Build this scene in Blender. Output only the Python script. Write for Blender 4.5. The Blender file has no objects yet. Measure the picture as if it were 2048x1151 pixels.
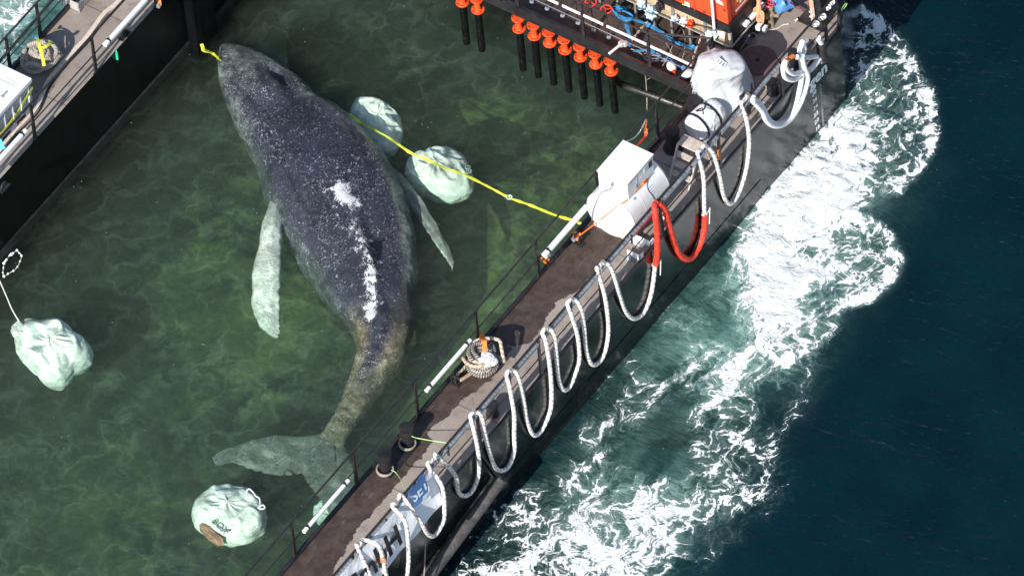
import bpy, math, random
import numpy as np
from mathutils import Vector, Matrix, noise as mnoise
random.seed(7); rng = np.random.default_rng(7)
S = bpy.context.scene
COL = S.collection
# ------------------------------------------------------------------ camera, sky, sun, exposure
TH, ROLL, AZ = math.radians(41.277), math.radians(5.898), math.radians(128.772)
FPX, DIST = 30000.0, 285.937
_h = Vector((math.cos(AZ), math.sin(AZ), 0))
FWD = (_h * math.sin(TH) + Vector((0, 0, -math.cos(TH)))).normalized()
_r = _h.cross(Vector((0, 0, 1))).normalized(); _u = _r.cross(FWD)
RT = _r * math.cos(ROLL) - _u * math.sin(ROLL)
UP = _r * math.sin(ROLL) + _u * math.cos(ROLL)
CAM = Vector((-1.399, 3.131, 0)) - FWD * DIST
cd = bpy.data.cameras.new('camera'); cam = bpy.data.objects.new('camera', cd); COL.objects.link(cam)
cd.sensor_width = 36; cd.lens = 36 * FPX / 2048; cd.clip_start = 10; cd.clip_end = 6000
m = Matrix((RT, UP, -FWD)).transposed().to_4x4(); m.translation = CAM; cam.matrix_world = m
S.camera = cam
SUN_EL, SH_AZ = math.radians(33), math.radians(96)      # shadows run towards SH_AZ
sd = Vector((-math.cos(SH_AZ) * math.cos(SUN_EL), -math.sin(SH_AZ) * math.cos(SUN_EL), math.sin(SUN_EL)))
w = bpy.data.worlds.new('World'); S.world = w; w.use_nodes = True
nt = w.node_tree; bg = nt.nodes['Background']; sky = nt.nodes.new('ShaderNodeTexSky')
sky.sky_type = 'NISHITA'; sky.sun_disc = False; sky.sun_elevation = SUN_EL
sky.sun_rotation = math.atan2(sd.x, sd.y); sky.air_density = 1.0; sky.dust_density = 0.6
nt.links.new(sky.outputs[0], bg.inputs[0]); bg.inputs[1].default_value = 0.115
ld = bpy.data.lights.new('sun', 'SUN'); ld.energy = 5.0; ld.angle = math.radians(0.5); ld.color = (1, .955, .9)
lo = bpy.data.objects.new('sun', ld); COL.objects.link(lo); lo.rotation_euler = sd.to_track_quat('Z', 'Y').to_euler()
S.view_settings.view_transform = 'Standard'; S.view_settings.look = 'None'
S.view_settings.exposure = 0.42; S.view_settings.gamma = 1
try:
    S.cycles.volume_bounces = 1; S.cycles.transparent_max_bounces = 24; S.cycles.max_bounces = 8
except Exception: pass

# ------------------------------------------------------------------ helpers: where a sight line meets a plane of the place
def ray(px, py):
    return (FWD * FPX + RT * (px - 1024) + UP * (575.5 - py)).normalized()
def _pl(px, py, ax, val):
    d = ray(px, py); t = (val - CAM[ax]) / d[ax]; return CAM + d * t
def PZ(px, py, z=0.0): return _pl(px, py, 2, z)
def PX(px, py, x): return _pl(px, py, 0, x)
def PY(px, py, y): return _pl(px, py, 1, y)
DZ = 2.02            # deck height above the water
W = 10.25            # clear width of the pool
HW = 1.43            # width of a side hull

# ------------------------------------------------------------------ materials
def NT(name):
    m = bpy.data.materials.new(name); m.use_nodes = True
    t = m.node_tree; t.nodes.clear()
    out = t.nodes.new('ShaderNodeOutputMaterial')
    return m, t, out
def N(t, kind, **kw):
    n = t.nodes.new(kind)
    for k, v in kw.items():
        if k.startswith('i_'):
            key = k[2:]; key = int(key) if key.isdigit() else key.replace('_', ' ')
            n.inputs[key].default_value = v
        else: setattr(n, k, v)
    return n
def L(t, a, b): t.links.new(a, b)
def MATH(t, op, a, b=None, c=None, clamp=False):
    n = t.nodes.new('ShaderNodeMath'); n.operation = op; n.use_clamp = clamp
    for i, q in enumerate((a, b, c)):
        if q is None: continue
        if isinstance(q, (int, float)): n.inputs[i].default_value = q
        else: L(t, q, n.inputs[i])
    return n.outputs[0]
def MIX(t, f, a, b, typ='MIX'):
    n = t.nodes.new('ShaderNodeMix'); n.data_type = 'RGBA'; n.blend_type = typ
    for s, q in ((0, f), (6, a), (7, b)):
        if isinstance(q, (int, float)): n.inputs[s].default_value = q
        elif isinstance(q, tuple): n.inputs[s].default_value = (*q, 1) if len(q) == 3 else q
        else: L(t, q, n.inputs[s])
    return n.outputs[2]
def RAMP(t, x, a, b, c0=0., c1=1.):
    n = t.nodes.new('ShaderNodeMapRange'); n.interpolation_type = 'SMOOTHSTEP'
    L(t, x, n.inputs[0]); n.inputs[1].default_value = a; n.inputs[2].default_value = b
    n.inputs[3].default_value = c0; n.inputs[4].default_value = c1
    return n.outputs[0]
def POS(t): return t.nodes.new('ShaderNodeNewGeometry').outputs['Position']
def NOISE(t, vec, scale, detail=4, rough=.55, dist=0.):
    n = N(t, 'ShaderNodeTexNoise'); n.inputs['Scale'].default_value = scale; n.inputs['Detail'].default_value = detail
    n.inputs['Roughness'].default_value = rough; n.inputs['Distortion'].default_value = dist; L(t, vec, n.inputs['Vector'])
    return n
def VORO(t, vec, scale, feat='F1', rand=1.):
    n = N(t, 'ShaderNodeTexVoronoi', feature=feat); n.inputs['Scale'].default_value = scale
    n.inputs['Randomness'].default_value = rand; L(t, vec, n.inputs['Vector']); return n
def MAPV(t, vec, scale=(1, 1, 1), rot=(0, 0, 0)):
    n = N(t, 'ShaderNodeMapping'); n.inputs['Scale'].default_value = scale; n.inputs['Rotation'].default_value = rot
    L(t, vec, n.inputs[0]); return n.outputs[0]
def BUMP(t, h, strength=.3, dist=.02):
    n = N(t, 'ShaderNodeBump'); n.inputs['Strength'].default_value = strength; n.inputs['Distance'].default_value = dist
    L(t, h, n.inputs['Height']); return n.outputs[0]
def PBSDF(t, out, col, rough=.5, metal=0., bump=None, spec=.5, coat=0.):
    p = N(t, 'ShaderNodeBsdfPrincipled')
    for s, q in (('Base Color', col), ('Roughness', rough), ('Metallic', metal), ('Specular IOR Level', spec), ('Coat Weight', coat)):
        if isinstance(q, tuple): p.inputs[s].default_value = (*q, 1)
        elif isinstance(q, (int, float)): p.inputs[s].default_value = q
        else: L(t, q, p.inputs[s])
    if bump is not None: L(t, bump, p.inputs['Normal'])
    L(t, p.outputs[0], out.inputs[0]); return p
def mat(name, col, rough=.5, metal=0., var=.25, scale=6., bump=.15, dirt=None, dirt_amt=.5, spec=.5):
    m, t, out = NT(name); P = POS(t)
    n = NOISE(t, P, scale, 5, .6); n2 = NOISE(t, P, scale * 7, 3, .6)
    f = RAMP(t, n.outputs[0], .3, .7)
    a = tuple(max(0, c * (1 - var)) for c in col); b = tuple(min(1, c * (1 + var)) for c in col)
    c = MIX(t, f, a, b)
    if dirt:
        g = MATH(t, 'MULTIPLY', RAMP(t, NOISE(t, P, scale * 2.3, 6, .7).outputs[0], .5, .68), dirt_amt)
        c = MIX(t, g, c, dirt)
    r = RAMP(t, n2.outputs[0], .3, .7, max(0, rough - .1), min(1, rough + .12))
    PBSDF(t, out, c, r, metal, BUMP(t, n2.outputs[0], bump, .01) if bump else None, spec)
    return m
def rope_mat(name, ca, cb, k=14., fleck=None, width=.5):
    m, t, out = NT(name); P = POS(t)
    al = N(t, 'ShaderNodeAttribute', attribute_name='along').outputs['Fac']; ar = N(t, 'ShaderNodeAttribute', attribute_name='around').outputs['Fac']
    ph = MATH(t, 'FRACT', MATH(t, 'ADD', MATH(t, 'MULTIPLY', al, k), MATH(t, 'MULTIPLY', ar, 2.)))
    tri = MATH(t, 'ABSOLUTE', MATH(t, 'SUBTRACT', MATH(t, 'MULTIPLY', ph, 2.), 1.))
    c = MIX(t, RAMP(t, tri, width - .12, width + .12), ca, cb)
    n = NOISE(t, P, 14, 4, .7)
    c = MIX(t, MATH(t, 'MULTIPLY', RAMP(t, n.outputs[0], .45, .7), .55), c, tuple(x * .55 for x in ca))
    if fleck:
        ph2 = MATH(t, 'FRACT', MATH(t, 'ADD', MATH(t, 'MULTIPLY', al, k * .5), ar))
        c = MIX(t, RAMP(t, ph2, .92, .95), c, fleck)
    PBSDF(t, out, c, .8, 0, BUMP(t, tri, .6, .012)); return m
M = {}
M['steel_black'] = mat('black_paint', (.016, .016, .018), .42, var=.4, scale=3, dirt=(.06, .04, .028), dirt_amt=.5)
M['rail'] = mat('rail_paint', (.022, .02, .024), .45, var=.4, scale=9, dirt=(.09, .05, .03), dirt_amt=.5)
M['galv'] = mat('galvanised', (.42, .46, .5), .45, .45, var=.35, scale=9, dirt=(.2, .2, .2), dirt_amt=.6)
M['white'] = mat('white_paint', (.78, .78, .77), .4, var=.05, scale=3, dirt=(.5, .48, .44), dirt_amt=.25, bump=.05)
M['white_plastic'] = mat('white_plastic', (.82, .83, .84), .35, var=.04, scale=5, dirt=(.45, .45, .45), dirt_amt=.2, bump=.05)
M['grey_plastic'] = mat('grey_plastic', (.42, .45, .5), .5, var=.1, scale=5, dirt=(.25, .25, .27), dirt_amt=.3)
M['orange'] = mat('orange_paint', (.80, .085, .018), .35, var=.15, scale=9, dirt=(.35, .05, .02), dirt_amt=.4)
M['orange_dark'] = mat('bolt_dark', (.12, .02, .012), .5)
M['red_panel'] = mat('red_enclosure_paint', (.72, .075, .022), .4, var=.08, scale=2, dirt=(.4, .06, .03), dirt_amt=.35, bump=.05)
M['dark_red'] = mat('dark_red_seam', (.25, .01, .012), .5)
M['aluminium'] = mat('aluminium', (.6, .57, .53), .4, .35, var=.15, scale=8, dirt=(.35, .3, .25), dirt_amt=.5)
M['step_top'] = mat('worn_step', (.55, .47, .39), .7, 0, var=.2, scale=9, dirt=(.3, .25, .2), dirt_amt=.6)
M['rubber'] = mat('dark_rubber', (.012, .012, .014), .6, var=.3)
M['timber'] = mat('weathered_timber', (.42, .31, .2), .8, var=.3, scale=7, dirt=(.18, .13, .09), dirt_amt=.6)
M['timber_black'] = mat('fender_timber', (.085, .078, .075), .75, var=.45, scale=5, dirt=(.04, .03, .03), dirt_amt=.7, bump=.5)
M['strap_orange'] = mat('orange_webbing', (.85, .22, .03), .7, var=.15, scale=20)
M['strap_red'] = mat('red_webbing', (.7, .045, .02), .6, var=.3, scale=14, bump=.5)
M['strap_yellow'] = mat('yellow_webbing', (.72, .78, .05), .7, var=.12, scale=14, dirt=(.4, .45, .05))
M['strap_blue'] = mat('blue_webbing', (.04, .25, .5), .6, var=.3, scale=14, dirt=(.1, .4, .6))
M['cyan'] = mat('cyan_sheet', (.1, .6, .72), .5, var=.15)
M['green_line'] = mat('lime_cord', (.45, .8, .25), .6)
M['green_glow'] = mat('green_plastic', (.02, .6, .3), .4)
M['black_cloth'] = mat('black_webbing', (.01, .01, .013), .7)
M['brass'] = mat('bronze_casting', (.35, .26, .17), .5, .3, var=.25, scale=15)
M['red_wheel'] = mat('red_handwheel', (.7, .06, .07), .4)
M['hose_beige'] = mat('canvas_hose', (.62, .52, .42), .8, var=.12, scale=10, dirt=(.35, .28, .22), dirt_amt=.5)
M['chain'] = mat('zinc_chain', (.55, .55, .55), .35, .7)
M['cord'] = mat('white_cord', (.8, .78, .76), .7, var=.1, scale=20)
M['twine'] = mat('grey_twine', (.3, .26, .22), .9, var=.3, scale=20)
M['cable'] = mat('grey_cable', (.22, .23, .28), .5)
M['text_black'] = mat('black_print', (.02, .02, .022), .6, bump=0)
M['text_white'] = mat('white_lettering', (.86, .9, .93), .5, var=.05, scale=12, bump=0)
M['text_grey'] = mat('grey_print', (.3, .31, .33), .6, bump=0)
M['blue_print'] = mat('blue_print', (.08, .24, .5), .5, var=.1, bump=0)
M['clear'] = mat('clouded_bottle', (.5, .6, .75), .15, var=.2, bump=.05)
M['rope_white'] = rope_mat('white_rope', (.80, .78, .75), (.62, .58, .54), 8, (.22, .12, .10), .62)
M['rope_dark'] = rope_mat('dark_braided_rope', (.035, .035, .04), (.36, .33, .28), 22, None, .5)
M['rope_grey'] = rope_mat('grey_braided_rope', (.27, .25, .23), (.50, .43, .35), 26, None, .55)
M['rope_cream'] = rope_mat('cream_rope', (.62, .5, .38), (.35, .25, .17), 12, None, .7)
M['hose_white'] = mat('white_hose', (.8, .8, .81), .5, var=.08, scale=9, dirt=(.45, .42, .42), dirt_amt=.4)

M['galv_grey'] = mat('dull_galvanised', (.22, .21, .20), .55, .2, var=.25, scale=9, dirt=(.12, .1, .09), dirt_amt=.5)
M['galv_light'] = mat('bright_zinc', (.6, .57, .53), .4, .4, var=.2, scale=16)
M['galv_rust'] = mat('rusty_chain', (.42, .33, .26), .6, .3, var=.3, scale=20)
M['pale_blue'] = mat('pale_blue_film', (.5, .68, .78), .4, var=.3, scale=8, bump=.5)
M['pale_green'] = mat('pale_green_film', (.5, .68, .62), .4, var=.3, scale=8, bump=.5)
M['orange_rope'] = mat('orange_rope', (.85, .34, .18), .7, var=.3, scale=24, bump=.5)
M['bag_ink'] = mat('faded_ink', (.30, .36, .33), .7, bump=0)
M['bag_print'] = mat('faded_orange_print', (.46, .24, .16), .7, var=.3, scale=9)
M['pile'] = mat('wet_black_pipe', (.004, .004, .005), .3, var=.5, scale=6, dirt=(.03, .028, .02), dirt_amt=.3, spec=.3)
M['olive'] = mat('olive_plastic', (.25, .24, .05), .5)
def deck_mat():
    m, t, out = NT('deck_coating'); P = POS(t)
    big = NOISE(t, P, .7, 5, .6).outputs[0]; fine = NOISE(t, P, 60, 2, .6).outputs[0]; mid = NOISE(t, P, 4, 6, .65).outputs[0]
    c = MIX(t, RAMP(t, big, .35, .65), (.27, .22, .185), (.35, .30, .255))
    c = MIX(t, MATH(t, 'MULTIPLY', RAMP(t, mid, .5, .72), .6), c, (.15, .115, .095))
    c = MIX(t, MATH(t, 'MULTIPLY', RAMP(t, fine, .4, .7), .4), c, (.12, .1, .09))
    wet = N(t, 'ShaderNodeAttribute', attribute_name='wet').outputs['Fac']
    edge = MATH(t, 'ADD', wet, MATH(t, 'MULTIPLY', MATH(t, 'SUBTRACT', NOISE(t, P, 2.4, 7, .62).outputs[0], .5), .9))
    wm = RAMP(t, edge, .485, .515)
    wc = MIX(t, RAMP(t, mid, .35, .65), (.042, .028, .023), (.078, .054, .043))
    wc = MIX(t, MATH(t, 'MULTIPLY', RAMP(t, NOISE(t, P, 1.1, 5, .6).outputs[0], .5, .7), .5), wc, (.1, .075, .062))
    c = MIX(t, wm, c, wc)
    sp = N(t, 'ShaderNodeSeparateXYZ'); L(t, P, sp.inputs[0])
    seam = RAMP(t, MATH(t, 'ABSOLUTE', MATH(t, 'SUBTRACT', MATH(t, 'FRACT', MATH(t, 'MULTIPLY', sp.outputs[1], .43)), .5)), .0085, .004)
    c = MIX(t, MATH(t, 'MULTIPLY', seam, .55), c, (.05, .035, .028))
    sc = NOISE(t, MAPV(t, P, (9, .8, 1), (0, 0, .15)), 2.2, 5, .7).outputs[0]
    c = MIX(t, MATH(t, 'MULTIPLY', RAMP(t, sc, .60, .72), .35), c, (.34, .29, .25))
    rust = NOISE(t, P, 1.7, 7, .7).outputs[0]
    c = MIX(t, MATH(t, 'MULTIPLY', RAMP(t, rust, .60, .74), .5), c, (.13, .06, .03))
    r = MATH(t, 'MULTIPLY_ADD', wm, -.3, .85)
    PBSDF(t, out, c, r, 0, BUMP(t, fine, .5, .006)); return m
M['deck'] = deck_mat()
def hull_mat(name, gloss, base, dirt, spec=.5):
    m, t, out = NT(name); P = POS(t)
    st = NOISE(t, MAPV(t, P, (1, 1.2, .25)), 2.5, 6, .65).outputs[0]
    ln = NOISE(t, MAPV(t, P, (1, .25, 5)), 1.6, 5, .6).outputs[0]
    c = MIX(t, RAMP(t, st, .4, .75), base, tuple(x * 2.2 for x in base))
    c = MIX(t, MATH(t, 'MULTIPLY', RAMP(t, ln, .52, .72), .6), c, dirt)
    sp = VORO(t, P, 9).outputs['Distance']
    c = MIX(t, MATH(t, 'MULTIPLY', RAMP(t, sp, .06, .03), .4), c, tuple(x * 3.5 for x in dirt))
    r = RAMP(t, st, .3, .7, gloss * .8, gloss * 1.4)
    PBSDF(t, out, c, r, 0, BUMP(t, NOISE(t, P, 1.8, 3, .5).outputs[0], .25, .03), spec); return m
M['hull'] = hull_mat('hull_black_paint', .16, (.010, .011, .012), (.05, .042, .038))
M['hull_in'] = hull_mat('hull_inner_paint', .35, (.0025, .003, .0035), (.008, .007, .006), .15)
M['weed'] = mat('waterline_growth', (.012, .012, .012), .6, var=.6, scale=6, bump=.6, dirt=(.035, .032, .022), dirt_amt=.6)

def cloth_mat(name, col, sc=3., vor=-.25, bs=.7):
    m, t, out = NT(name); P = POS(t)
    n = NOISE(t, P, sc, 3, .5, 1.2); v = VORO(t, P, sc * 1.3, 'DISTANCE_TO_EDGE').outputs[0]
    h = MATH(t, 'ADD', MATH(t, 'MULTIPLY', n.outputs[0], 1.), MATH(t, 'MULTIPLY', RAMP(t, v, 0, .25), vor))
    c = MIX(t, MATH(t, 'MULTIPLY', RAMP(t, NOISE(t, P, sc * 3, 4).outputs[0], .5, .75), .25), col, tuple(x * .7 for x in col))
    PBSDF(t, out, c, .6, 0, BUMP(t, h, bs, .08)); return m
M['tarp'] = cloth_mat('tarpaulin', (.50, .52, .54), 2.0)
M['vinyl'] = cloth_mat('white_vinyl', (.74, .75, .76), 3.5)
M['bag'] = cloth_mat('woven_bag', (.80, .84, .78), 2.4, -.10, .6)
M['banner'] = cloth_mat('banner_vinyl', (.88, .90, .93), 1.0)
M['cloth_white'] = cloth_mat('white_cloth', (.8, .8, .85), 6.)

# ------------------------------------------------------------------ mesh builder
ROOTLOC = {}
class MB:
    def __init__(s): s.v = []; s.f = []; s.al = {}; s.mi = []
    def add(s, vs, fs, mi=0):
        o = len(s.v); s.v += [tuple(v) for v in vs]; s.f += [tuple(i + o for i in f) for f in fs]; s.mi += [mi] * len(fs); return o
    def bx(s, x0, x1, y0, y1, z0, z1, mi=0):
        vs = [(x, y, z) for z in (z0, z1) for y in (y0, y1) for x in (x0, x1)]
        s.add(vs, [(0, 2, 3, 1), (4, 5, 7, 6), (0, 1, 5, 4), (2, 6, 7, 3), (0, 4, 6, 2), (1, 3, 7, 5)], mi); return s
    def obox(s, c, size, rot=None, mi=0):
        R = rot or Matrix.Identity(3); c = Vector(c); h = [q / 2 for q in size]
        vs = [c + R @ Vector((x * h[0], y * h[1], z * h[2])) for z in (-1, 1) for y in (-1, 1) for x in (-1, 1)]
        s.add(vs, [(0, 2, 3, 1), (4, 5, 7, 6), (0, 1, 5, 4), (2, 6, 7, 3), (0, 4, 6, 2), (1, 3, 7, 5)], mi); return s
    def bar(s, p0, p1, wd, ht, up=(0, 0, 1), mi=0):
        p0, p1 = Vector(p0), Vector(p1); d = (p1 - p0); ln = d.length; d.normalize(); u = Vector(up)
        r = d.cross(u)
        if r.length < 1e-4: r = d.cross(Vector((1, 0, 0)))
        r.normalize(); u = r.cross(d)
        return s.obox((p0 + p1) / 2, (wd, ln, ht), Matrix((r, d, u)).transposed(), mi)
    def tube(s, pts, r, n=8, cap=True, ell=None, mi=0):
        pts = [Vector(p) for p in pts]; k = len(pts)
        rs = r if isinstance(r, (list, tuple)) else [r] * k
        tg = [(pts[min(i + 1, k - 1)] - pts[max(i - 1, 0)]).normalized() for i in range(k)]
        a = tg[0].orthogonal().normalized(); o = len(s.v); al = 0
        if ell: 
            z = Vector((0, 0, 1)); a = (tg[0].cross(z)); a = a.normalized() if a.length > 1e-3 else tg[0].orthogonal().normalized()
        for i in range(k):
            if i: al += (pts[i] - pts[i - 1]).length
            if ell:
                q = tg[i].cross(Vector((0, 0, 1)))
                if q.length > 1e-2: a = q.normalized()
            a = (a - tg[i] * a.dot(tg[i])).normalized(); b = tg[i].cross(a)
            e = ell or (1, 1)
            for j in range(n + 1):
                t = 2 * math.pi * j / n
                s.v.append(tuple(pts[i] + (a * math.cos(t) * e[0] + b * math.sin(t) * e[1]) * rs[i]))
                s.al[len(s.v) - 1] = (al, j / n)
        for i in range(k - 1):
            for j in range(n):
                q = o + i * (n + 1) + j; s.f.append((q, q + 1, q + n + 2, q + n + 1)); s.mi.append(mi)
        if cap:
            s.f.append(tuple(o + j for j in range(n - 1, -1, -1))); s.mi.append(mi)
            s.f.append(tuple(o + (k - 1) * (n + 1) + j for j in range(n))); s.mi.append(mi)
        return s
    def cyl(s, p0, p1, r0, r1=None, n=20, mi=0):
        return s.tube([p0, p1], [r0, r0 if r1 is None else r1], n, mi=mi)
    def lathe(s, prof, c, n=24, ax=None, mi=0):
        R = ax or Matrix.Identity(3); c = Vector(c); o = len(s.v); k = len(prof)
        for (r, z) in prof:
            for j in range(n):
                t = 2 * math.pi * j / n; s.v.append(tuple(c + R @ Vector((r * math.cos(t), r * math.sin(t), z))))
        for i in range(k - 1):
            for j in range(n):
                a = o + i * n + j; b = o + i * n + (j + 1) % n; s.f.append((a, b, b + n, a + n)); s.mi.append(mi)
        s.f.append(tuple(o + j for j in range(n - 1, -1, -1))); s.mi.append(mi)
        s.f.append(tuple(o + (k - 1) * n + j for j in range(n))); s.mi.append(mi); return s
    def grid(s, P, mi=0, flip=False, closed=False):
        a, b = len(P), len(P[0]); o = len(s.v)
        for row in P: s.v += [tuple(p) for p in row]
        for i in range(a - 1):
            for j in range(b if closed else b - 1):
                j2 = (j + 1) % b
                q = (o + i * b + j, o + (i + 1) * b + j, o + (i + 1) * b + j2, o + i * b + j2)
                s.f.append(q[::-1] if flip else q); s.mi.append(mi)
        return s
    def ribbon(s, pts, wd, th=.006, side=None, mi=0):
        pts = [Vector(p) for p in pts]; k = len(pts); rows = []
        for i in range(k):
            t = (pts[min(i + 1, k - 1)] - pts[max(i - 1, 0)]).normalized()
            sd_ = Vector(side[i] if isinstance(side, list) else side) if side is not None else t.cross(Vector((0, 0, 1)))
            sd_ = (sd_ - t * sd_.dot(t)); sd_ = sd_.normalized() if sd_.length > 1e-4 else t.orthogonal().normalized()
            n = t.cross(sd_).normalized(); w2 = (wd[i] if isinstance(wd, list) else wd) / 2
            rows.append([pts[i] - sd_ * w2 - n * th / 2, pts[i] + sd_ * w2 - n * th / 2, pts[i] + sd_ * w2 + n * th / 2, pts[i] - sd_ * w2 + n * th / 2])
        o = len(s.v); s.grid(rows, mi, closed=True)
        s.f.append((o, o + 1, o + 2, o + 3)); s.mi.append(mi); q = o + (k - 1) * 4; s.f.append((q + 3, q + 2, q + 1, q)); s.mi.append(mi); return s
    def build(s, name, mats, parent=None, smooth=False, bevel=0., attrs=None, sub=0, angle=None):
        me = bpy.data.meshes.new(name)
        off = Vector((0, 0, 0))
        if parent is not None: off = ROOTLOC[parent.name]
        else:
            A = np.array(s.v); off = Vector(((A[:, 0].min() + A[:, 0].max()) / 2, (A[:, 1].min() + A[:, 1].max()) / 2, A[:, 2].min()))
        me.from_pydata([tuple(Vector(v) - off) for v in s.v], [], s.f)
        mats = mats if isinstance(mats, list) else [mats]
        for q in mats: me.materials.append(q)
        me.polygons.foreach_set('material_index', s.mi)
        if s.al:
            for nm, k in (('along', 0), ('around', 1)):
                at = me.attributes.new(nm, 'FLOAT', 'POINT'); arr = np.zeros(len(s.v), np.float32)
                for i, q in s.al.items(): arr[i] = q[k]
                at.data.foreach_set('value', arr)
        for nm, arr in (attrs or {}).items():
            at = me.attributes.new(nm, 'FLOAT', 'POINT'); at.data.foreach_set('value', np.asarray(arr, np.float32))
        if smooth:
            me.polygons.foreach_set('use_smooth', [True] * len(me.polygons))
            me.set_sharp_from_angle(angle=angle if angle is not None else math.radians(38))
        me.update()
        o = bpy.data.objects.new(name, me); COL.objects.link(o)
        if parent is not None: o.parent = parent; ROOTLOC[o.name] = off
        else: o.location = off; ROOTLOC[o.name] = off
        if bevel:
            b = o.modifiers.new('bevel', 'BEVEL'); b.width = bevel; b.segments = 2; b.limit_method = 'ANGLE'
        if sub:
            b = o.modifiers.new('sub', 'SUBSURF'); b.levels = sub; b.render_levels = sub
        return o
def tag(o, label=None, cat=None, group=None, kind=None):
    if label: o['label'] = label
    if cat: o['category'] = cat
    if group: o['group'] = group
    if kind: o['kind'] = kind
    return o
def thing(name, loc, label, cat, group=None, kind=None):
    o = bpy.data.objects.new(name, None); COL.objects.link(o); o.location = loc; o.empty_display_size = .2
    ROOTLOC[o.name] = Vector(loc); return tag(o, label, cat, group, kind)
def copy_tree(o, parent=None):
    c = o.copy(); COL.objects.link(c); c.parent = parent; ROOTLOC[c.name] = ROOTLOC[o.name].copy()
    for ch in list(o.children): copy_tree(ch, c)
    return c
def smooth_path(pts, k=8):
    pts = [Vector(p) for p in pts]; out = []; n = len(pts)
    for i in range(n - 1):
        p0 = pts[max(i - 1, 0)]; p1 = pts[i]; p2 = pts[i + 1]; p3 = pts[min(i + 2, n - 1)]
        for j in range(k):
            t = j / k
            out.append(.5 * ((2 * p1) + (p2 - p0) * t + (2 * p0 - 5 * p1 + 4 * p2 - p3) * t * t + (3 * p1 - p0 - 3 * p2 + p3) * t ** 3))
    out.append(pts[-1]); return out
def text_mesh(txt, size, name, material, parent, origin, xd, yd, extrude=.003, bold=.0, align='CENTER'):
    c = bpy.data.curves.new('t', 'FONT'); c.body = txt; c.size = size; c.extrude = extrude; c.offset = bold
    c.align_x = align; c.align_y = 'CENTER'; c.resolution_u = 3
    o = bpy.data.objects.new('t', c); COL.objects.link(o)
    bpy.context.view_layer.update()
    me = bpy.data.meshes.new_from_object(o.evaluated_get(bpy.context.evaluated_depsgraph_get()))
    COL.objects.unlink(o); bpy.data.objects.remove(o)
    xd = Vector(xd).normalized(); yd = Vector(yd).normalized(); zd = xd.cross(yd).normalized()
    mt = Matrix((xd, yd, zd)).transposed().to_4x4()
    off = ROOTLOC[parent.name] if parent is not None else Vector((0, 0, 0))
    mt.translation = Vector(origin) - off
    me.transform(mt); me.materials.clear(); me.materials.append(material); me.name = name
    q = bpy.data.objects.new(name, me); COL.objects.link(q); q.parent = parent; ROOTLOC[q.name] = off
    return q
def fbm(p, o=4):
    return mnoise.fractal(Vector(p), 1.0, 2.0, o)
# ------------------------------------------------------------------ sea round the barge
def poly_world(pts, z=0.): return np.array([[p.x, p.y] for p in (PZ(a, b, z) for a, b in pts)])
def sdf(poly, X, Y):
    d = np.full(X.shape, 1e9); inside = np.zeros(X.shape, bool); n = len(poly)
    for i in range(n):
        ax, ay = poly[i]; bx, by = poly[(i + 1) % n]; ex, ey = bx - ax, by - ay
        t = np.clip(((X - ax) * ex + (Y - ay) * ey) / (ex * ex + ey * ey + 1e-12), 0, 1)
        d = np.minimum(d, np.hypot(X - ax - t * ex, Y - ay - t * ey))
        c = ((ay > Y) != (by > Y)) & (X < (bx - ax) * (Y - ay) / (by - ay + 1e-12) + ax); inside ^= c
    return np.where(inside, d, -d)
def linedist(poly, X, Y):
    d = np.full(X.shape, 1e9)
    for i in range(len(poly) - 1):
        ax, ay = poly[i]; bx, by = poly[i + 1]; ex, ey = bx - ax, by - ay
        t = np.clip(((X - ax) * ex + (Y - ay) * ey) / (ex * ex + ey * ey + 1e-12), 0, 1)
        d = np.minimum(d, np.hypot(X - ax - t * ex, Y - ay - t * ey))
    return d
def ss(x, a, b):
    t = np.clip((x - a) / (b - a), 0, 1); return t * t * (3 - 2 * t)
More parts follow.
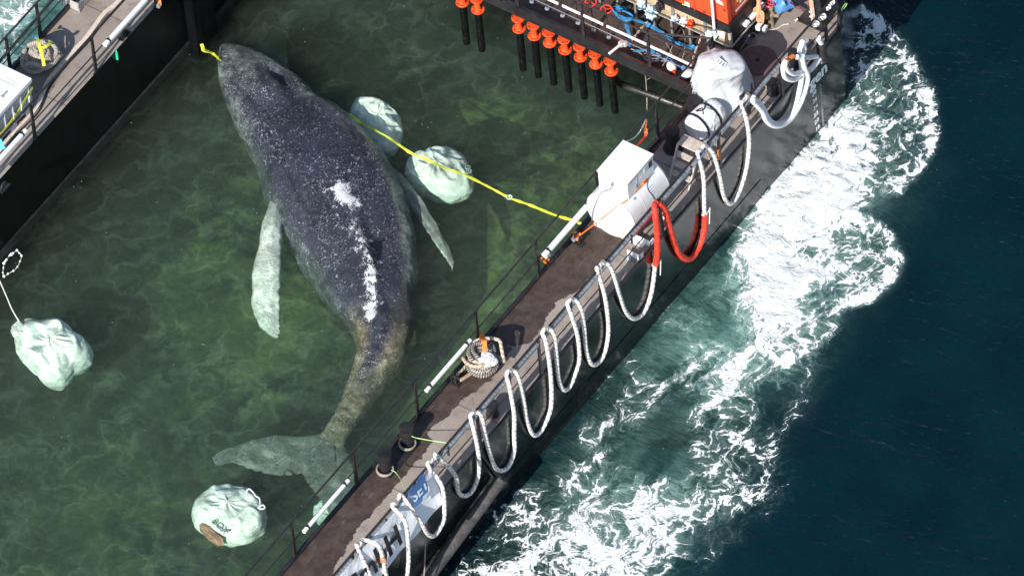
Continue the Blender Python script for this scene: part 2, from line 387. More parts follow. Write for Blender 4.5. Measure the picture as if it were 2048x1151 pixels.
FOAM = [  # outline of each patch of white water, density inside, width over which it thins out
 ([(1560,330),(1640,255),(1700,205),(1745,270),(1752,330),(1742,370),(1725,410),(1712,450),(1690,460),(1668,500),(1680,540),(1650,575),(1610,590),(1605,640),(1570,690),(1535,725),(1500,700),(1495,640),(1480,560),(1476,500),(1498,440),(1520,400),(1545,365)], .85, .6),
 ([(1685,20),(1720,5),(1760,40),(1800,80),(1838,150),(1866,210),(1866,290),(1835,345),(1795,385),(1760,410),(1740,370),(1755,300),(1700,200),(1695,100)], .44, .35),
 ([(1690,430),(1740,440),(1785,470),(1800,520),(1788,560),(1740,600),(1690,615),(1650,600),(1660,520)], .45, .3),
 ([(1600,560),(1660,590),(1685,630),(1655,680),(1600,715),(1555,770),(1500,790),(1480,720),(1560,650)], .45, .35),
 ([(1500,690),(1540,740),(1500,800),(1440,850),(1400,830),(1390,760),(1420,700)], .44, .4),
 ([(1440,690),(1420,760),(1350,800),(1250,860),(1180,890),(1150,870),(1230,800),(1330,720),(1380,690)], .47, .7),
 ([(1650,620),(1700,640),(1640,760),(1590,900),(1590,1000),(1520,1060),(1430,1151),(1330,1200),(1250,1200),(1400,1050),(1500,950),(1540,850),(1560,760)], .24, .5),
 ([(1450,760),(1540,800),(1520,860),(1400,880),(1300,930),(1240,930),(1330,860)], .40, .5),
 ([(1430,840),(1530,850),(1545,930),(1520,1000),(1440,1040),(1350,1060),(1310,1000),(1380,930),(1400,870)], .52, .8),
 ([(1180,900),(1260,950),(1370,960),(1400,1040),(1370,1110),(1290,1200),(1100,1200),(940,1200),(930,1120),(1050,1080),(1150,1010),(1130,950)], .62, .8),
 ([(1030,950),(1100,960),(1160,1060),(1060,1151),(880,1200),(870,1150),(960,1060),(1000,1000)], .40, .4),
 ([(1560,330),(1480,420),(1400,540),(1300,660),(1210,750),(1100,880),(1000,1000),(1020,1010),(1150,880),(1260,760),(1350,690),(1460,640),(1490,560),(1500,430)], .2, .3),
 ([(-60,-60),(130,-60),(60,40),(30,110),(-60,140)], .56, .4), ([(-60,100),(60,60),(80,120),(0,190),(-60,190)], .34, .4),
]
RIMS = [  # crests thrown up along the outer edges of the wake
 ([(1705,8),(1755,35),(1800,80),(1838,145),(1862,205),(1866,285),(1835,345),(1800,382)], .36, .15),
 ([(1700,432),(1750,445),(1788,478),(1798,520),(1780,560),(1735,598),(1690,612)], .36, .13),
 ([(1668,605),(1680,640),(1650,685),(1610,705)], .25, .12), ([(1545,860),(1548,930),(1525,985),(1460,1025)], .22, .12),
 ([(1570,700),(1585,740),(1560,775)], .25, .1),
 ([(1560,328),(1480,418),(1400,530),(1300,652),(1200,762),(1120,852),(1060,930)], .2, .06),
 ([(1430,700),(1330,770),(1290,810)], .3, .08), ([(1120,1000),(1150,950),(1210,900),(1240,890)], .3, .09),
 ([(1500,690),(1460,780),(1400,820),(1390,900)], .3, .1),
]
HOLES = [([(1590,480),(1640,500),(1645,530),(1600,510)], .35), ([(1290,700),(1370,690),(1350,800),(1300,860),(1240,900),(1270,940),(1360,950),(1390,870),(1370,820)], .3),
 ([(1160,900),(1230,930),(1300,1000),(1230,1000),(1170,970)], .25), ([(1240,1030),(1280,1060),(1240,1080)], .2)]
def sea():
    def dens(a, b, st): return list(np.arange(a, b, st))
    xs = [-1500, -600, -200, -80, -40, -24] + dens(-18, -11.70, .16) + [-11.68, -8, -4, 0, .3] + dens(.5, 13.6, .075) + [14, 15, 17, 20, 30, 60, 200, 600, 1500]
    ys = [-1500, -600, -200, -80, -40, -24, -18, -14] + dens(-11, 19.5, .075) + [20, 22, 26, 40, 90, 250, 700, 1500]
    X, Y = np.meshgrid(xs, ys, indexing='ij'); nx, ny = X.shape
    foam = np.zeros(X.shape)
    near = (np.abs(X) < 25) & (np.abs(Y) < 25)
    for pts, val, fall in FOAM:
        s = sdf(poly_world(pts), X, Y); foam = np.maximum(foam, val * ss(s, -fall, fall * .8))
    for pts, val, wd in RIMS:
        d = linedist(poly_world(pts), X, Y); foam += val * np.exp(-(d / wd) ** 2)
    for pts, val in HOLES:
        s = sdf(poly_world(pts), X, Y); foam -= val * ss(s, -.25, .3)
    foam = np.clip(foam, 0, 1.15)
    aer = np.zeros(X.shape)
    for (px, py, r, v) in [(1560,560,2.2,.55),(1440,620,1.8,.42),(1640,350,1.9,.4),(1330,660,1.3,.3),(1250,1090,1.6,.38),(1180,1010,1.2,.26),(1450,740,1.4,.38),(1230,860,1.1,.22),(1420,470,1.0,.3),(1740,180,1.3,.22),(1330,1000,1.2,.2),(10,60,2.5,.7),(80,60,1.8,.5),(0,300,3,.4),(1400,960,1.2,.15)]:
        c = PZ(px, py); aer += v * np.exp(-((X - c.x) ** 2 + (Y - c.y) ** 2) / (r * r))
    near_hull = poly_world([(1690,180),(1560,330),(1100,860),(860,1250),(1200,1250),(1500,1000),(1560,820),(1720,600),(1850,330),(1780,60)])
    grn = ss(sdf(near_hull, X, Y), -.9, 1.2)
    grn = np.maximum(grn, (X < -11) * near)
    Z = np.zeros(X.shape)
    amp = np.where(near, 1., 0.)
    for (kx, ky, a, ph) in [(1.1, .7, .018, 0), (-.8, 1.9, .012, 1), (2.9, 1.2, .008, 2), (.4, -3.4, .006, 3), (5.2, 3.1, .004, .5)]:
        Z += amp * a * np.sin(kx * X + ky * Y + ph + .8 * np.sin(.6 * X - .4 * Y))
    bow = PZ(1680, 250); near_bow = np.exp(-((X - bow.x) ** 2 + (Y - bow.y) ** 2) / 3.4)
    idx = np.argwhere((foam > .3) & near)
    for i, j in idx:
        p = (X[i, j] * 2.2, Y[i, j] * 2.2, 0); q = (X[i, j] * 6, Y[i, j] * 6, 4)
        Z[i, j] += (foam[i, j] - .3) * (.06 + .10 * near_bow[i, j]) * (mnoise.fractal(Vector(p), 1, 2, 3) + .35 + 1.0 * mnoise.fractal(Vector(q), 1, 2, 2))
    Z[:3] = 0
    idv = -np.ones(X.shape, int); b = MB(); V = []; 
    idv = np.arange(nx * ny).reshape(nx, ny)
    xc = (X[:-1, :-1] + X[1:, 1:]) / 2; yc = (Y[:-1, :-1] + Y[1:, 1:]) / 2
    hole = (xc > -11.0) & (xc < .4) & (yc > -40) & (yc < 11.5)
    fs = [(idv[i, j], idv[i + 1, j], idv[i + 1, j + 1], idv[i, j + 1]) for i, j in np.argwhere(~hole)]
    b.v = list(map(tuple, np.stack([X.ravel(), Y.ravel(), Z.ravel()], 1).tolist())); b.f = [tuple(map(int, f)) for f in fs]; b.mi = [0] * len(fs)
    # shader
    m, t, out = NT('sea_water'); P = POS(t)
    A = lambda n: N(t, 'ShaderNodeAttribute', attribute_name=n).outputs['Fac']
    fo, ae, gr = A('foam'), A('aer'), A('grn')
    w1 = NOISE(t, P, .9, 3, .5); w2 = NOISE(t, P, 3.5, 3, .55)
    def vop(op, a, b2):
        n = N(t, 'ShaderNodeVectorMath', operation=op); L(t, a, n.inputs[0])
        if isinstance(b2, (int, float)): n.inputs['Scale'].default_value = b2
        elif isinstance(b2, tuple): n.inputs[1].default_value = b2
        else: L(t, b2, n.inputs[1])
        return n.outputs[0]
    wp = vop('ADD', P, vop('SCALE', vop('SUBTRACT', w1.outputs['Color'], (.5, .5, .5)), 1.0))
    wp = vop('ADD', wp, vop('SCALE', vop('SUBTRACT', w2.outputs['Color'], (.5, .5, .5)), .35))
    wps = MAPV(t, wp, (1.25, .8, 0.01), (0, 0, .35))
    e1 = VORO(t, wps, 1.25, 'DISTANCE_TO_EDGE').outputs[0]; e2 = VORO(t, wps, 3.6, 'DISTANCE_TO_EDGE').outputs[0]; e3 = VORO(t, wps, 9, 'DISTANCE_TO_EDGE').outputs[0]
    l1 = RAMP(t, e1, .16, 0.); l2 = RAMP(t, e2, .16, 0.); l3 = RAMP(t, e3, .22, 0.)
    nb = NOISE(t, wps, 1.1, 7, .62).outputs[0]; nf = NOISE(t, wps, 7, 6, .72, .6).outputs[0]
    pat = NOISE(t, P, .55, 3, .5).outputs[0]
    s = MATH(t, 'MULTIPLY', fo, 1.9)
    s = MATH(t, 'ADD', s, MATH(t, 'MULTIPLY', l1, .34)); s = MATH(t, 'ADD', s, MATH(t, 'MULTIPLY', l2, .30)); s = MATH(t, 'ADD', s, MATH(t, 'MULTIPLY', l3, .22))
    s = MATH(t, 'ADD', s, MATH(t, 'MULTIPLY', MATH(t, 'SUBTRACT', nb, .5), 1.6)); s = MATH(t, 'ADD', s, MATH(t, 'MULTIPLY', MATH(t, 'SUBTRACT', nf, .5), 1.9))
    s = MATH(t, 'SUBTRACT', s, 1.30)
    fm = RAMP(t, s, 0., .16); veil = RAMP(t, s, -.65, .25)
    gate = RAMP(t, fo, .03, .12)
    fm = MATH(t, 'MULTIPLY', fm, gate); veil = MATH(t, 'MULTIPLY', veil, RAMP(t, fo, .08, .3))
    flk = RAMP(t, VORO(t, P, 7).outputs['Distance'], .075, .05); flk = MATH(t, 'MULTIPLY', flk, RAMP(t, NOISE(t, P, 1.3, 4, .6).outputs[0], .52, .62)); flk = MATH(t, 'MULTIPLY', flk, MATH(t, 'MAXIMUM', MATH(t, 'MULTIPLY', gr, .9), .0))
    fm = MATH(t, 'MAXIMUM', fm, flk)
    deep = MIX(t, RAMP(t, pat, .3, .7), (.0005, .010, .016), (.0008, .015, .0225))
    green = MIX(t, RAMP(t, NOISE(t, wp, .8, 4).outputs[0], .3, .7), (.003, .012, .014), (.008, .024, .023))
    col = MIX(t, gr, deep, green)
    turq = MIX(t, RAMP(t, nb, .3, .7), (.06, .17, .15), (.22, .42, .37))
    av = MATH(t, 'MULTIPLY', MATH(t, 'MULTIPLY', ae, .55), RAMP(t, nb, .2, .75, .45, 1.25), clamp=True)
    col = MIX(t, av, col, turq)
    col = MIX(t, MATH(t, 'MULTIPLY', veil, MATH(t, 'MULTIPLY_ADD', ae, .75, .07)), col, (.36, .52, .48))
    fc = MIX(t, RAMP(t, nf, .35, .6), (.70, .76, .76), (.93, .94, .93))
    col = MIX(t, fm, col, fc)
    rr = MATH(t, 'MULTIPLY_ADD', fm, .55, .16)
    rip = NOISE(t, MAPV(t, P, (1, 2.2, 1), (0, 0, .5)), 1.3, 4, .55).outputs[0]; rip2 = NOISE(t, MAPV(t, P, (1, 1.6, 1), (0, 0, -.3)), 4.5, 2, .5).outputs[0]
    hh = MATH(t, 'ADD', MATH(t, 'MULTIPLY', rip, 1.), MATH(t, 'MULTIPLY', rip2, .5))
    hh = MATH(t, 'ADD', hh, MATH(t, 'MULTIPLY', MATH(t, 'MULTIPLY', fm, nf), .9))
    p = PBSDF(t, out, col, rr, 0, BUMP(t, hh, .7, .09), .4)
    p.inputs['IOR'].default_value = 1.33
    o = b.build('sea', m, None, True, attrs={'foam': foam.ravel(), 'aer': (np.clip(aer, 0, 1) * np.maximum(grn, np.clip(foam * 2.2, 0, 1))).ravel(), 'grn': grn.ravel()}, angle=math.pi)
    tag(o, kind='structure')
sea()

# ------------------------------------------------------------------ water inside the barge: a clear surface over a murky green body
POOL = (-W - .03, .03, -15.0, 9.43)
def pool():
    x0, x1, y0, y1 = POOL; xs = np.arange(x0, x1 + .001, (x1 - x0) / 110); ys = np.arange(y0, y1 + .001, (y1 - y0) / 240)
    X, Y = np.meshgrid(xs, ys, indexing='ij'); Z = np.zeros(X.shape)
    for (kx, ky, a, ph) in [(2.1, 1.3, .006, 0), (-1.7, 3.9, .004, 1), (5.9, 2.2, .003, 2), (1.4, -6.4, .003, 3), (7.2, 6.1, .002, .5)]:
        Z += a * np.sin(kx * X + ky * Y + ph + .8 * np.sin(1.1 * X - .7 * Y))
    Z[0] = Z[-1] = 0; Z[:, 0] = Z[:, -1] = 0
    b = MB(); b.grid([[(X[i, j], Y[i, j], Z[i, j]) for j in range(X.shape[1])] for i in range(X.shape[0])])
    nx, ny = X.shape; zb = -2.7
    per = [i * ny for i in range(nx)] + [(nx - 1) * ny + j for j in range(1, ny)] + [i * ny + ny - 1 for i in range(nx - 2, -1, -1)] + [j for j in range(ny - 2, 0, -1)]
    o0 = len(b.v); b.v += [(b.v[i][0], b.v[i][1], zb) for i in per]; k = len(per)
    for i in range(k): b.f.append((per[i], o0 + i, o0 + (i + 1) % k, per[(i + 1) % k])); b.mi.append(0)
    b.f.append(tuple(o0 + i for i in range(k))); b.mi.append(0)
    m, t, out = NT('pool_water'); P = POS(t)
    def vop(op, a, b2):
        n = N(t, 'ShaderNodeVectorMath', operation=op); L(t, a, n.inputs[0])
        if isinstance(b2, (int, float)): n.inputs['Scale'].default_value = b2
        elif isinstance(b2, tuple): n.inputs[1].default_value = b2
        else: L(t, b2, n.inputs[1])
        return n.outputs[0]
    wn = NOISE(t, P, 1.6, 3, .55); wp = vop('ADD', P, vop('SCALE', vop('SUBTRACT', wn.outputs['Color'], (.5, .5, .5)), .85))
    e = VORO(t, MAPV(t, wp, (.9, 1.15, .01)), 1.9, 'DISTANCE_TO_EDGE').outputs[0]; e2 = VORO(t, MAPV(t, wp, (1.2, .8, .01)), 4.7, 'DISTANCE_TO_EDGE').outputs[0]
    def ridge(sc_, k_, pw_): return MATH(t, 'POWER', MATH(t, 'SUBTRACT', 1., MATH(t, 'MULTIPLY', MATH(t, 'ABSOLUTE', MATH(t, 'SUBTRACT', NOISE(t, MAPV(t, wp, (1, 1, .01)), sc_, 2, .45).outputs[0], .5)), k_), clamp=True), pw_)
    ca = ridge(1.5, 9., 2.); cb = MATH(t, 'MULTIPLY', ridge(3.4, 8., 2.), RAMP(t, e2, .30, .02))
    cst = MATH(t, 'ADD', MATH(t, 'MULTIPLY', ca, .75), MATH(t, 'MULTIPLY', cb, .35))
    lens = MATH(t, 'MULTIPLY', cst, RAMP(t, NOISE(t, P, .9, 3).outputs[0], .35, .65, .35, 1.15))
    val = MATH(t, 'ADD', MATH(t, 'MULTIPLY', lens, .62), .90)  # bright caustic net painted into the surface tint
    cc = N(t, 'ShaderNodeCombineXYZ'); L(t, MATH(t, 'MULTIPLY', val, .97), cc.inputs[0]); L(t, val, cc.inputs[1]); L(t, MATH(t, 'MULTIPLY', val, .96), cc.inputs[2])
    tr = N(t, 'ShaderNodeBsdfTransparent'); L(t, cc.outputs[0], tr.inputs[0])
    gl = N(t, 'ShaderNodeBsdfGlossy'); gl.inputs['Roughness'].default_value = .10
    h = MATH(t, 'ADD', NOISE(t, MAPV(t, P, (1, 1.7, 1), (0, 0, .9)), 2.4, 4, .6).outputs[0], MATH(t, 'MULTIPLY', NOISE(t, P, 11, 3, .6).outputs[0], .10))
    bn = BUMP(t, h, .9, .11); L(t, bn, gl.inputs['Normal'])
    geo = t.nodes.new('ShaderNodeNewGeometry'); dt = N(t, 'ShaderNodeVectorMath', operation='DOT_PRODUCT'); L(t, geo.outputs['Incoming'], dt.inputs[0]); L(t, bn, dt.inputs[1])
    sch = MATH(t, 'MULTIPLY_ADD', MATH(t, 'POWER', MATH(t, 'SUBTRACT', 1., MATH(t, 'ABSOLUTE', dt.outputs['Value']), clamp=True), 5.), .98, .02)   # Schlick reflectance of water
    mx = N(t, 'ShaderNodeMixShader'); L(t, sch, mx.inputs[0]); L(t, tr.outputs[0], mx.inputs[1]); L(t, gl.outputs[0], mx.inputs[2])
    # specks of scum on the surface
    sp = VORO(t, P, 5.5); spd = MATH(t, 'MULTIPLY', RAMP(t, sp.outputs['Distance'], .05, .035), RAMP(t, NOISE(t, P, .8, 4, .6).outputs[0], .46, .56))
    df = N(t, 'ShaderNodeBsdfDiffuse'); df.inputs[0].default_value = (.5, .55, .48, 1)
    mx2 = N(t, 'ShaderNodeMixShader'); L(t, spd, mx2.inputs[0]); L(t, mx.outputs[0], mx2.inputs[1]); L(t, df.outputs[0], mx2.inputs[2])
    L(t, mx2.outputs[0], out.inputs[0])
    vs = N(t, 'ShaderNodeVolumeScatter'); vs.inputs['Color'].default_value = (.56, .62, .54, 1); vs.inputs['Density'].default_value = .095; vs.inputs['Anisotropy'].default_value = .0
    va = N(t, 'ShaderNodeVolumeAbsorption'); va.inputs['Color'].default_value = (.26, .54, .46, 1); va.inputs['Density'].default_value = .42
    ad = N(t, 'ShaderNodeAddShader'); L(t, vs.outputs[0], ad.inputs[0]); L(t, va.outputs[0], ad.inputs[1]); L(t, ad.outputs[0], out.inputs['Volume'])
    o = b.build('pool_water', m, None, True, angle=math.radians(60)); tag(o, kind='structure')
    # silted floor of the flooded hold, broad shadows painted into its colour
    fm, t, out = NT('hold_floor'); P = POS(t)
    a = NOISE(t, P, .42, 6, .62, .8).outputs[0]; b2 = NOISE(t, P, 2.2, 6, .65, .5).outputs[0]
    c = MIX(t, RAMP(t, a, .38, .66), (.014, .022, .016), (.26, .24, .07)); c = MIX(t, MATH(t, 'MULTIPLY', RAMP(t, b2, .42, .68), .6), c, (.45, .38, .12))
    si = N(t, 'ShaderNodeAttribute', attribute_name='silt_shade').outputs['Fac']; c = MIX(t, si, (.010, .015, .018), c)
    PBSDF(t, out, c, .9, 0, BUMP(t, b2, .6, .1))
    fb = MB(); n = 60
    fb.grid([[(x0 + (x1 - x0) * i / n, y0 + (y1 - y0) * j / (2 * n), -1.93 + .12 * fbm((i * .14, j * .14, 2))) for j in range(2 * n + 1)] for i in range(n + 1)])
    silt_shade = []
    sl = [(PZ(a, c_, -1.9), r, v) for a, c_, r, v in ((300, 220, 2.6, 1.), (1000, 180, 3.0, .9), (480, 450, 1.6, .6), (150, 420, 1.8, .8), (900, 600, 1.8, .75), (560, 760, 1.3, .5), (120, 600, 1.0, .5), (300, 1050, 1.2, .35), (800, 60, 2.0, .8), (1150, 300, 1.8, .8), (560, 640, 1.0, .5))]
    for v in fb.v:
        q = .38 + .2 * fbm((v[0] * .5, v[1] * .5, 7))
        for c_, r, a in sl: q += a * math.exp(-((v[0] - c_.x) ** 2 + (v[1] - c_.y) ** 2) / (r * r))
        q *= float(ss(np.array(v[0] + W), .1, 2.6)) * float(1 - ss(np.array(v[1]), 7.0, 9.2))  # floor colour darkened towards the port wall and the bulkhead
        silt_shade.append(max(.0, min(1., q)))
    tag(fb.build('hold_bed', fm, None, True, attrs={'silt_shade': silt_shade}), kind='structure')
pool()

# ------------------------------------------------------------------ the barge
barge = thing('barge', (0, 0, 0), 'black flooded barge whose side hulls enclose the pool with the whale', 'barge')
CH = (-.346, .70)
def hull_prism(outline, z0, z1, name, material):
    b = MB(); n = len(outline)
    b.v = [(x, y, z0) for x, y in outline] + [(x, y, z1) for x, y in outline]
    b.f = [tuple(range(n - 1, -1, -1)), tuple(range(n, 2 * n))] + [(i, (i + 1) % n, n + (i + 1) % n, n + i) for i in range(n)]; b.mi = [0] * len(b.f)
    return b.build(name, material, barge)
yb = 10.40; ye = 12.6; xe = HW + CH[0] / CH[1] * (ye - yb)
shell = hull_prism([(0, -16), (HW, -16), (HW, yb), (xe, ye), (0, ye)], -1.9, DZ - .012, 'hull_side', M['hull'])
portx = -W - HW
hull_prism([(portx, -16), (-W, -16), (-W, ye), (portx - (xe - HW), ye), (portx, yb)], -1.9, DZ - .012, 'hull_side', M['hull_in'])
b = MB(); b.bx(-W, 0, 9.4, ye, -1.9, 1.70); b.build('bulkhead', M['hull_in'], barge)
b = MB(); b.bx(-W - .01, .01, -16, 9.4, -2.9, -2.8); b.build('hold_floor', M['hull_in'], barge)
# growth and rubbing strip just above the waterline of the pool
b = MB(); b.bx(-W - .02, -W + .05, -16, 9.34, -.3, .22); b.bx(-W, 0, 9.34, 9.41, -.3, .35); b.build('waterline_strip', M['weed'], barge)
# deck plates (coating slightly above the steel)
def deck_plate(x0, x1, y0, y1, z, wetf=None, name='deck'):
    nx = max(2, int((x1 - x0) / .09)); ny = max(2, int((y1 - y0) / .09)); b = MB(); wet = []
    b.grid([[(x0 + (x1 - x0) * i / nx, y0 + (y1 - y0) * j / ny, z) for j in range(ny + 1)] for i in range(nx + 1)])
    for v in b.v: wet.append(wetf(v[0], v[1]) if wetf else 0)
    return b.build(name, M['deck'], barge, attrs={'wet': wet})
WET = [sd_ for sd_ in [poly_world(p, DZ) for p in (
    [(500,1230),(830,845),(870,880),(780,985),(700,1080),(640,1200)], [(820,850),(1000,640),(1020,700),(985,760),(960,770),(930,800),(870,850),(850,870)],
    [(975,665),(1190,430),(1260,470),(1180,560),(1120,600),(1090,640),(1055,690),(1020,690)])]]
def wet_s(x, y):
    v = 0
    for q in WET:
        s = float(sdf(q, np.array([x]), np.array([y]))[0]); v = max(v, .5 + s * 2.2)
    if y > 7.4: v = max(v, .25)
    if x < .1: v = max(v, .7)
    return max(0, min(1, v))
deck_plate(0.0, HW, -12, 10.36, DZ, wet_s)
b = MB(); b.v = [(0, 10.36, DZ), (HW, 10.36, DZ), (xe, ye, DZ), (0, ye, DZ)]; b.f = [(0, 1, 2, 3)]; b.mi = [0]; b.build('deck', M['deck'], barge, attrs={'wet': [0] * 4})
deck_plate(portx, -W, -12, 12, DZ, lambda x, y: 0)
deck_plate(-1.05, 0, 9.0, ye, DZ, lambda x, y: .75)
b = MB(); b.bx(-1.05, -.002, 9.0, ye, 1.6, DZ - .01); b.build('deck_box', M['steel_black'], barge)
deck_plate(-W, 0, 7.78, ye, 1.76, lambda x, y: .8, 'walkway')
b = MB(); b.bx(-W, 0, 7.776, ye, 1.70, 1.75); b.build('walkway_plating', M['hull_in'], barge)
# coamings
b = MB(); b.bx(-.05, .03, -16, 7.7, DZ - .35, DZ + .045); b.build('coaming', M['steel_black'], barge)
b = MB(); b.bx(-W, -.05, 7.70, 7.775, 1.745, 2.02); b.build('coaming', M['steel_black'], barge)
# weld bead along the outer edge and rubbing fender low on the side
b = MB(); b.bx(HW - .04, HW + .015, -16, yb, DZ - .05, DZ + .012); b.build('edge_bar', M['rail'], barge)
b = MB(); b.bx(portx - .02, portx + .05, -16, yb, DZ - .05, DZ + .09); b.build('edge_bar', M['rail'], barge)
p0 = PX(1000, 960, HW + .16); p1 = PX(858, 1151, HW + .16); dd = (p1 - p0).normalized()
b = MB(); b.tube([p0, p0 + dd * .02, p1, p1 + dd * 3], [.10, .125, .13, .13], 18); b.build('fender', M['timber_black'], barge, True)
b = MB(); q0 = PX(960, 905, HW + .03); q1 = PX(1002, 962, HW + .05); b.bar(q0, q1, .04, .03, (1, 0, 0)); b.build('fender_bracket', M['rail'], barge)
b = MB(); b.bx(HW, HW + .012, -16, 7.5, .50, .53); b.build('rubbing_strip', M['hull'], barge)

# lettering and draught marks on the bow plating
XS = HW + .006
def side_text(txt, px, py, size, nm='lettering', mt=None, bold=.012, slope=0., al='CENTER'):
    c = PX(px, py, XS)
    return text_mesh(txt, size, nm, mt or M['text_white'], shell, c, (0, math.cos(slope), math.sin(slope)), (0, -math.sin(slope), math.cos(slope)), .002, bold, al)
tx = side_text('Jürgen', 1654.5, 131, .43, bold=.012, slope=0, al='RIGHT')
for k, tt in enumerate(('28', '26', '24', '22', '20', '18')):
    side_text(tt, 1628.2 + 1.45 * k, 186.5 + 13.9 * k, .15, 'draught_number', bold=.003)
zt = PX(1639, 172, XS)
for k in range(24):
    z = zt.z - k * .05; ln = .07 if k % 2 else .05
    b = MB(); b.bx(XS - .003, XS, zt.y, zt.y + ln, z - .0035, z + .0035); b.build('draught_tick', M['text_white'], shell)

# rails -------------------------------------------------------------
def post(par, x, y, z, h, wid=.075, lean=0., axis='y'):
    b = MB(); a, c = wid / 2, .018
    for zz, s_ in ((0, 1.15), (h, .55)):
        pass
    def ring(zz, s_): 
        if axis == 'y': return [(x - c, y - a * s_, z + zz), (x + c, y - a * s_, z + zz), (x + c, y + a * s_, z + zz), (x - c, y + a * s_, z + zz)]
        return [(x - a * s_, y - c, z + zz), (x + a * s_, y - c, z + zz), (x + a * s_, y + c, z + zz), (x - a * s_, y + c, z + zz)]
    b.v = ring(0, 1.1) + ring(h, .7); b.f = [(3, 2, 1, 0), (4, 5, 6, 7), (0, 1, 5, 4), (1, 2, 6, 5), (2, 3, 7, 6), (3, 0, 4, 7)]; b.mi = [0] * 6
    b.bx(x - .012, x + .012, y - .09 if axis == 'y' else y - .012, y + .09 if axis == 'y' else y + .012, z, z + .02)
    return b.build('rail_post', M['rail'], par)
def railing(p0, p1, posts, top, mid, rad=.021, mrad=.012, h0=DZ, axis='y'):
    r = MB(); r.tube([Vector((*p0, top)), Vector((*p1, top))], rad, 8); ro = r.build('railing', M['rail'], barge, True)
    if mid: q = MB(); q.tube([Vector((*p0, mid)), Vector((*p1, mid))], mrad, 6); q.build('mid_rail', M['rail'], ro, True)
    for (x, y) in posts: post(ro, x, y, h0, top - h0, axis=axis)
    return ro
inner = [(0.0, -9.88 + 2.02 * k) for k in range(9)]
yi1 = PX(1425, 88, 0.0).y
railing((0, -12), (0, yi1), inner, DZ + 1.02, DZ + .5)
outer_y = [PZ(a, c, DZ).y for a, c in ((962.6, 893), (1084.6, 751), (1206, 611), (1326.7, 471), (1445.6, 337), (1565, 192), (1653, 89), (1688, 61))]
st = outer_y[1] - outer_y[0]; outer_y = [outer_y[0] - st * 3, outer_y[0] - st * 2, outer_y[0] - st] + outer_y
XO = HW - .01
rail_o = railing((XO, -12), (XO, yb + .1), [(XO, y) for y in outer_y], DZ + 1.05, DZ + .52, .024, .012)
# port hull rails
lp = [PX(a, c, -W - .0) for a, c in ((192, 143), (70, 275))]
stp = lp[0].y - lp[1].y
railing((-W, -12), (-W, 8), [(-W, lp[1].y + stp * k) for k in range(-2, 4)], DZ + 1.03, DZ + .5, .026, .014)
po = PZ(75, 75, DZ)
ro = railing((portx + .02, -12), (portx + .02, 10), [(portx + .02, po.y + 1.0 * k) for k in range(-2, 4)], DZ + 1.02, DZ + .42, .022, .012)
b = MB(); a0 = PX(0, 122, portx + .12); a1 = PX(105, 0, portx + .12); d = (a1 - a0).normalized(); b.tube([a0 - d * 2, a1 + d * 2], .03, 10); b.build('handrail_pipe', M['rail'], ro, True)
# walkway rail on the transverse deck
rp = [PY(a, c, 7.74) for a, c in ((1169, 84), (1301.6, 144.8))]; sx = rp[1].x - rp[0].x
zr = PY(1292, 65, 7.74).z
wr = railing((-9, 7.74), (0.0, 7.74), [(rp[0].x + sx * k, 7.74) for k in range(-3, 3)], zr, None, .021, .01, 1.98, 'x')
b = MB(); z1 = PY(1240, 78, 7.74).z; b.tube([Vector((-9, 7.74, z1)), Vector((0, 7.74, z1))], .007, 6); b.build('wire', M['cable'], wr)
g0 = PY(1292, 65, 7.74); g1 = Vector((0.0, yi1, DZ + 1.02)); b = MB(); b.tube([g0, g1], .022, 8); b.build('gate_bar', M['rail'], wr, True)
post(wr, 0.0, yi1, DZ, 1.06)
# white strip lamps along the walkway rail
zs0 = PY(1100, 1.5, 7.68); zs1 = PY(1400, 137, 7.68)
pxs = [(1060, 1117), (1124.5, 1161), (1167, 1206.5), (1213.5, 1293), (1301, 1383), (1392, 1440)]
for k, (a, c) in enumerate(pxs):
    f = lambda q: PY(q, 1.5 + (q - 1100) * .4525, 7.68)
    A_, B_ = f(a), f(c); A_.z = B_.z = (zs0.z + zs1.z) / 2
    b = MB(); b.bar(A_, B_, .03, .055); o = b.build('strip_lamp', M['white'], None, bevel=.006)
    tag(o, ['white strip lamp at the upper left end of the walkway rail', 'short white strip lamp near the first walkway rail post', 'short white strip lamp right of the first walkway post', 'white strip lamp in the middle of the walkway rail', 'long white strip lamp above the white ratchet handle', 'white strip lamp end running behind the grey tarpaulin'][k], 'lamp', 'white strip lamps along the walkway rail')
# galvanised tray under the outer rail
def tray_mat():
    m, t, out = NT('perforated_tray'); P = POS(t)
    sp = N(t, 'ShaderNodeSeparateXYZ'); L(t, P, sp.inputs[0])
    fy = MATH(t, 'FRACT', MATH(t, 'MULTIPLY', sp.outputs[1], 11)); slot = RAMP(t, MATH(t, 'ABSOLUTE', MATH(t, 'SUBTRACT', fy, .5)), .16, .12)
    gate = RAMP(t, NOISE(t, MAPV(t, P, (.01, 1, .01)), 3, 2).outputs[0], .42, .5)
    c = MIX(t, RAMP(t, NOISE(t, P, 7, 5, .6).outputs[0], .35, .7), (.42, .47, .52), (.25, .27, .3))
    c = MIX(t, MATH(t, 'MULTIPLY', slot, MATH(t, 'MULTIPLY', gate, .55)), c, (.05, .055, .06))
    PBSDF(t, out, c, .45, .3); return m
M['tray'] = tray_mat()
ends = [-11.5] + [y for y in outer_y if y < 8.6]
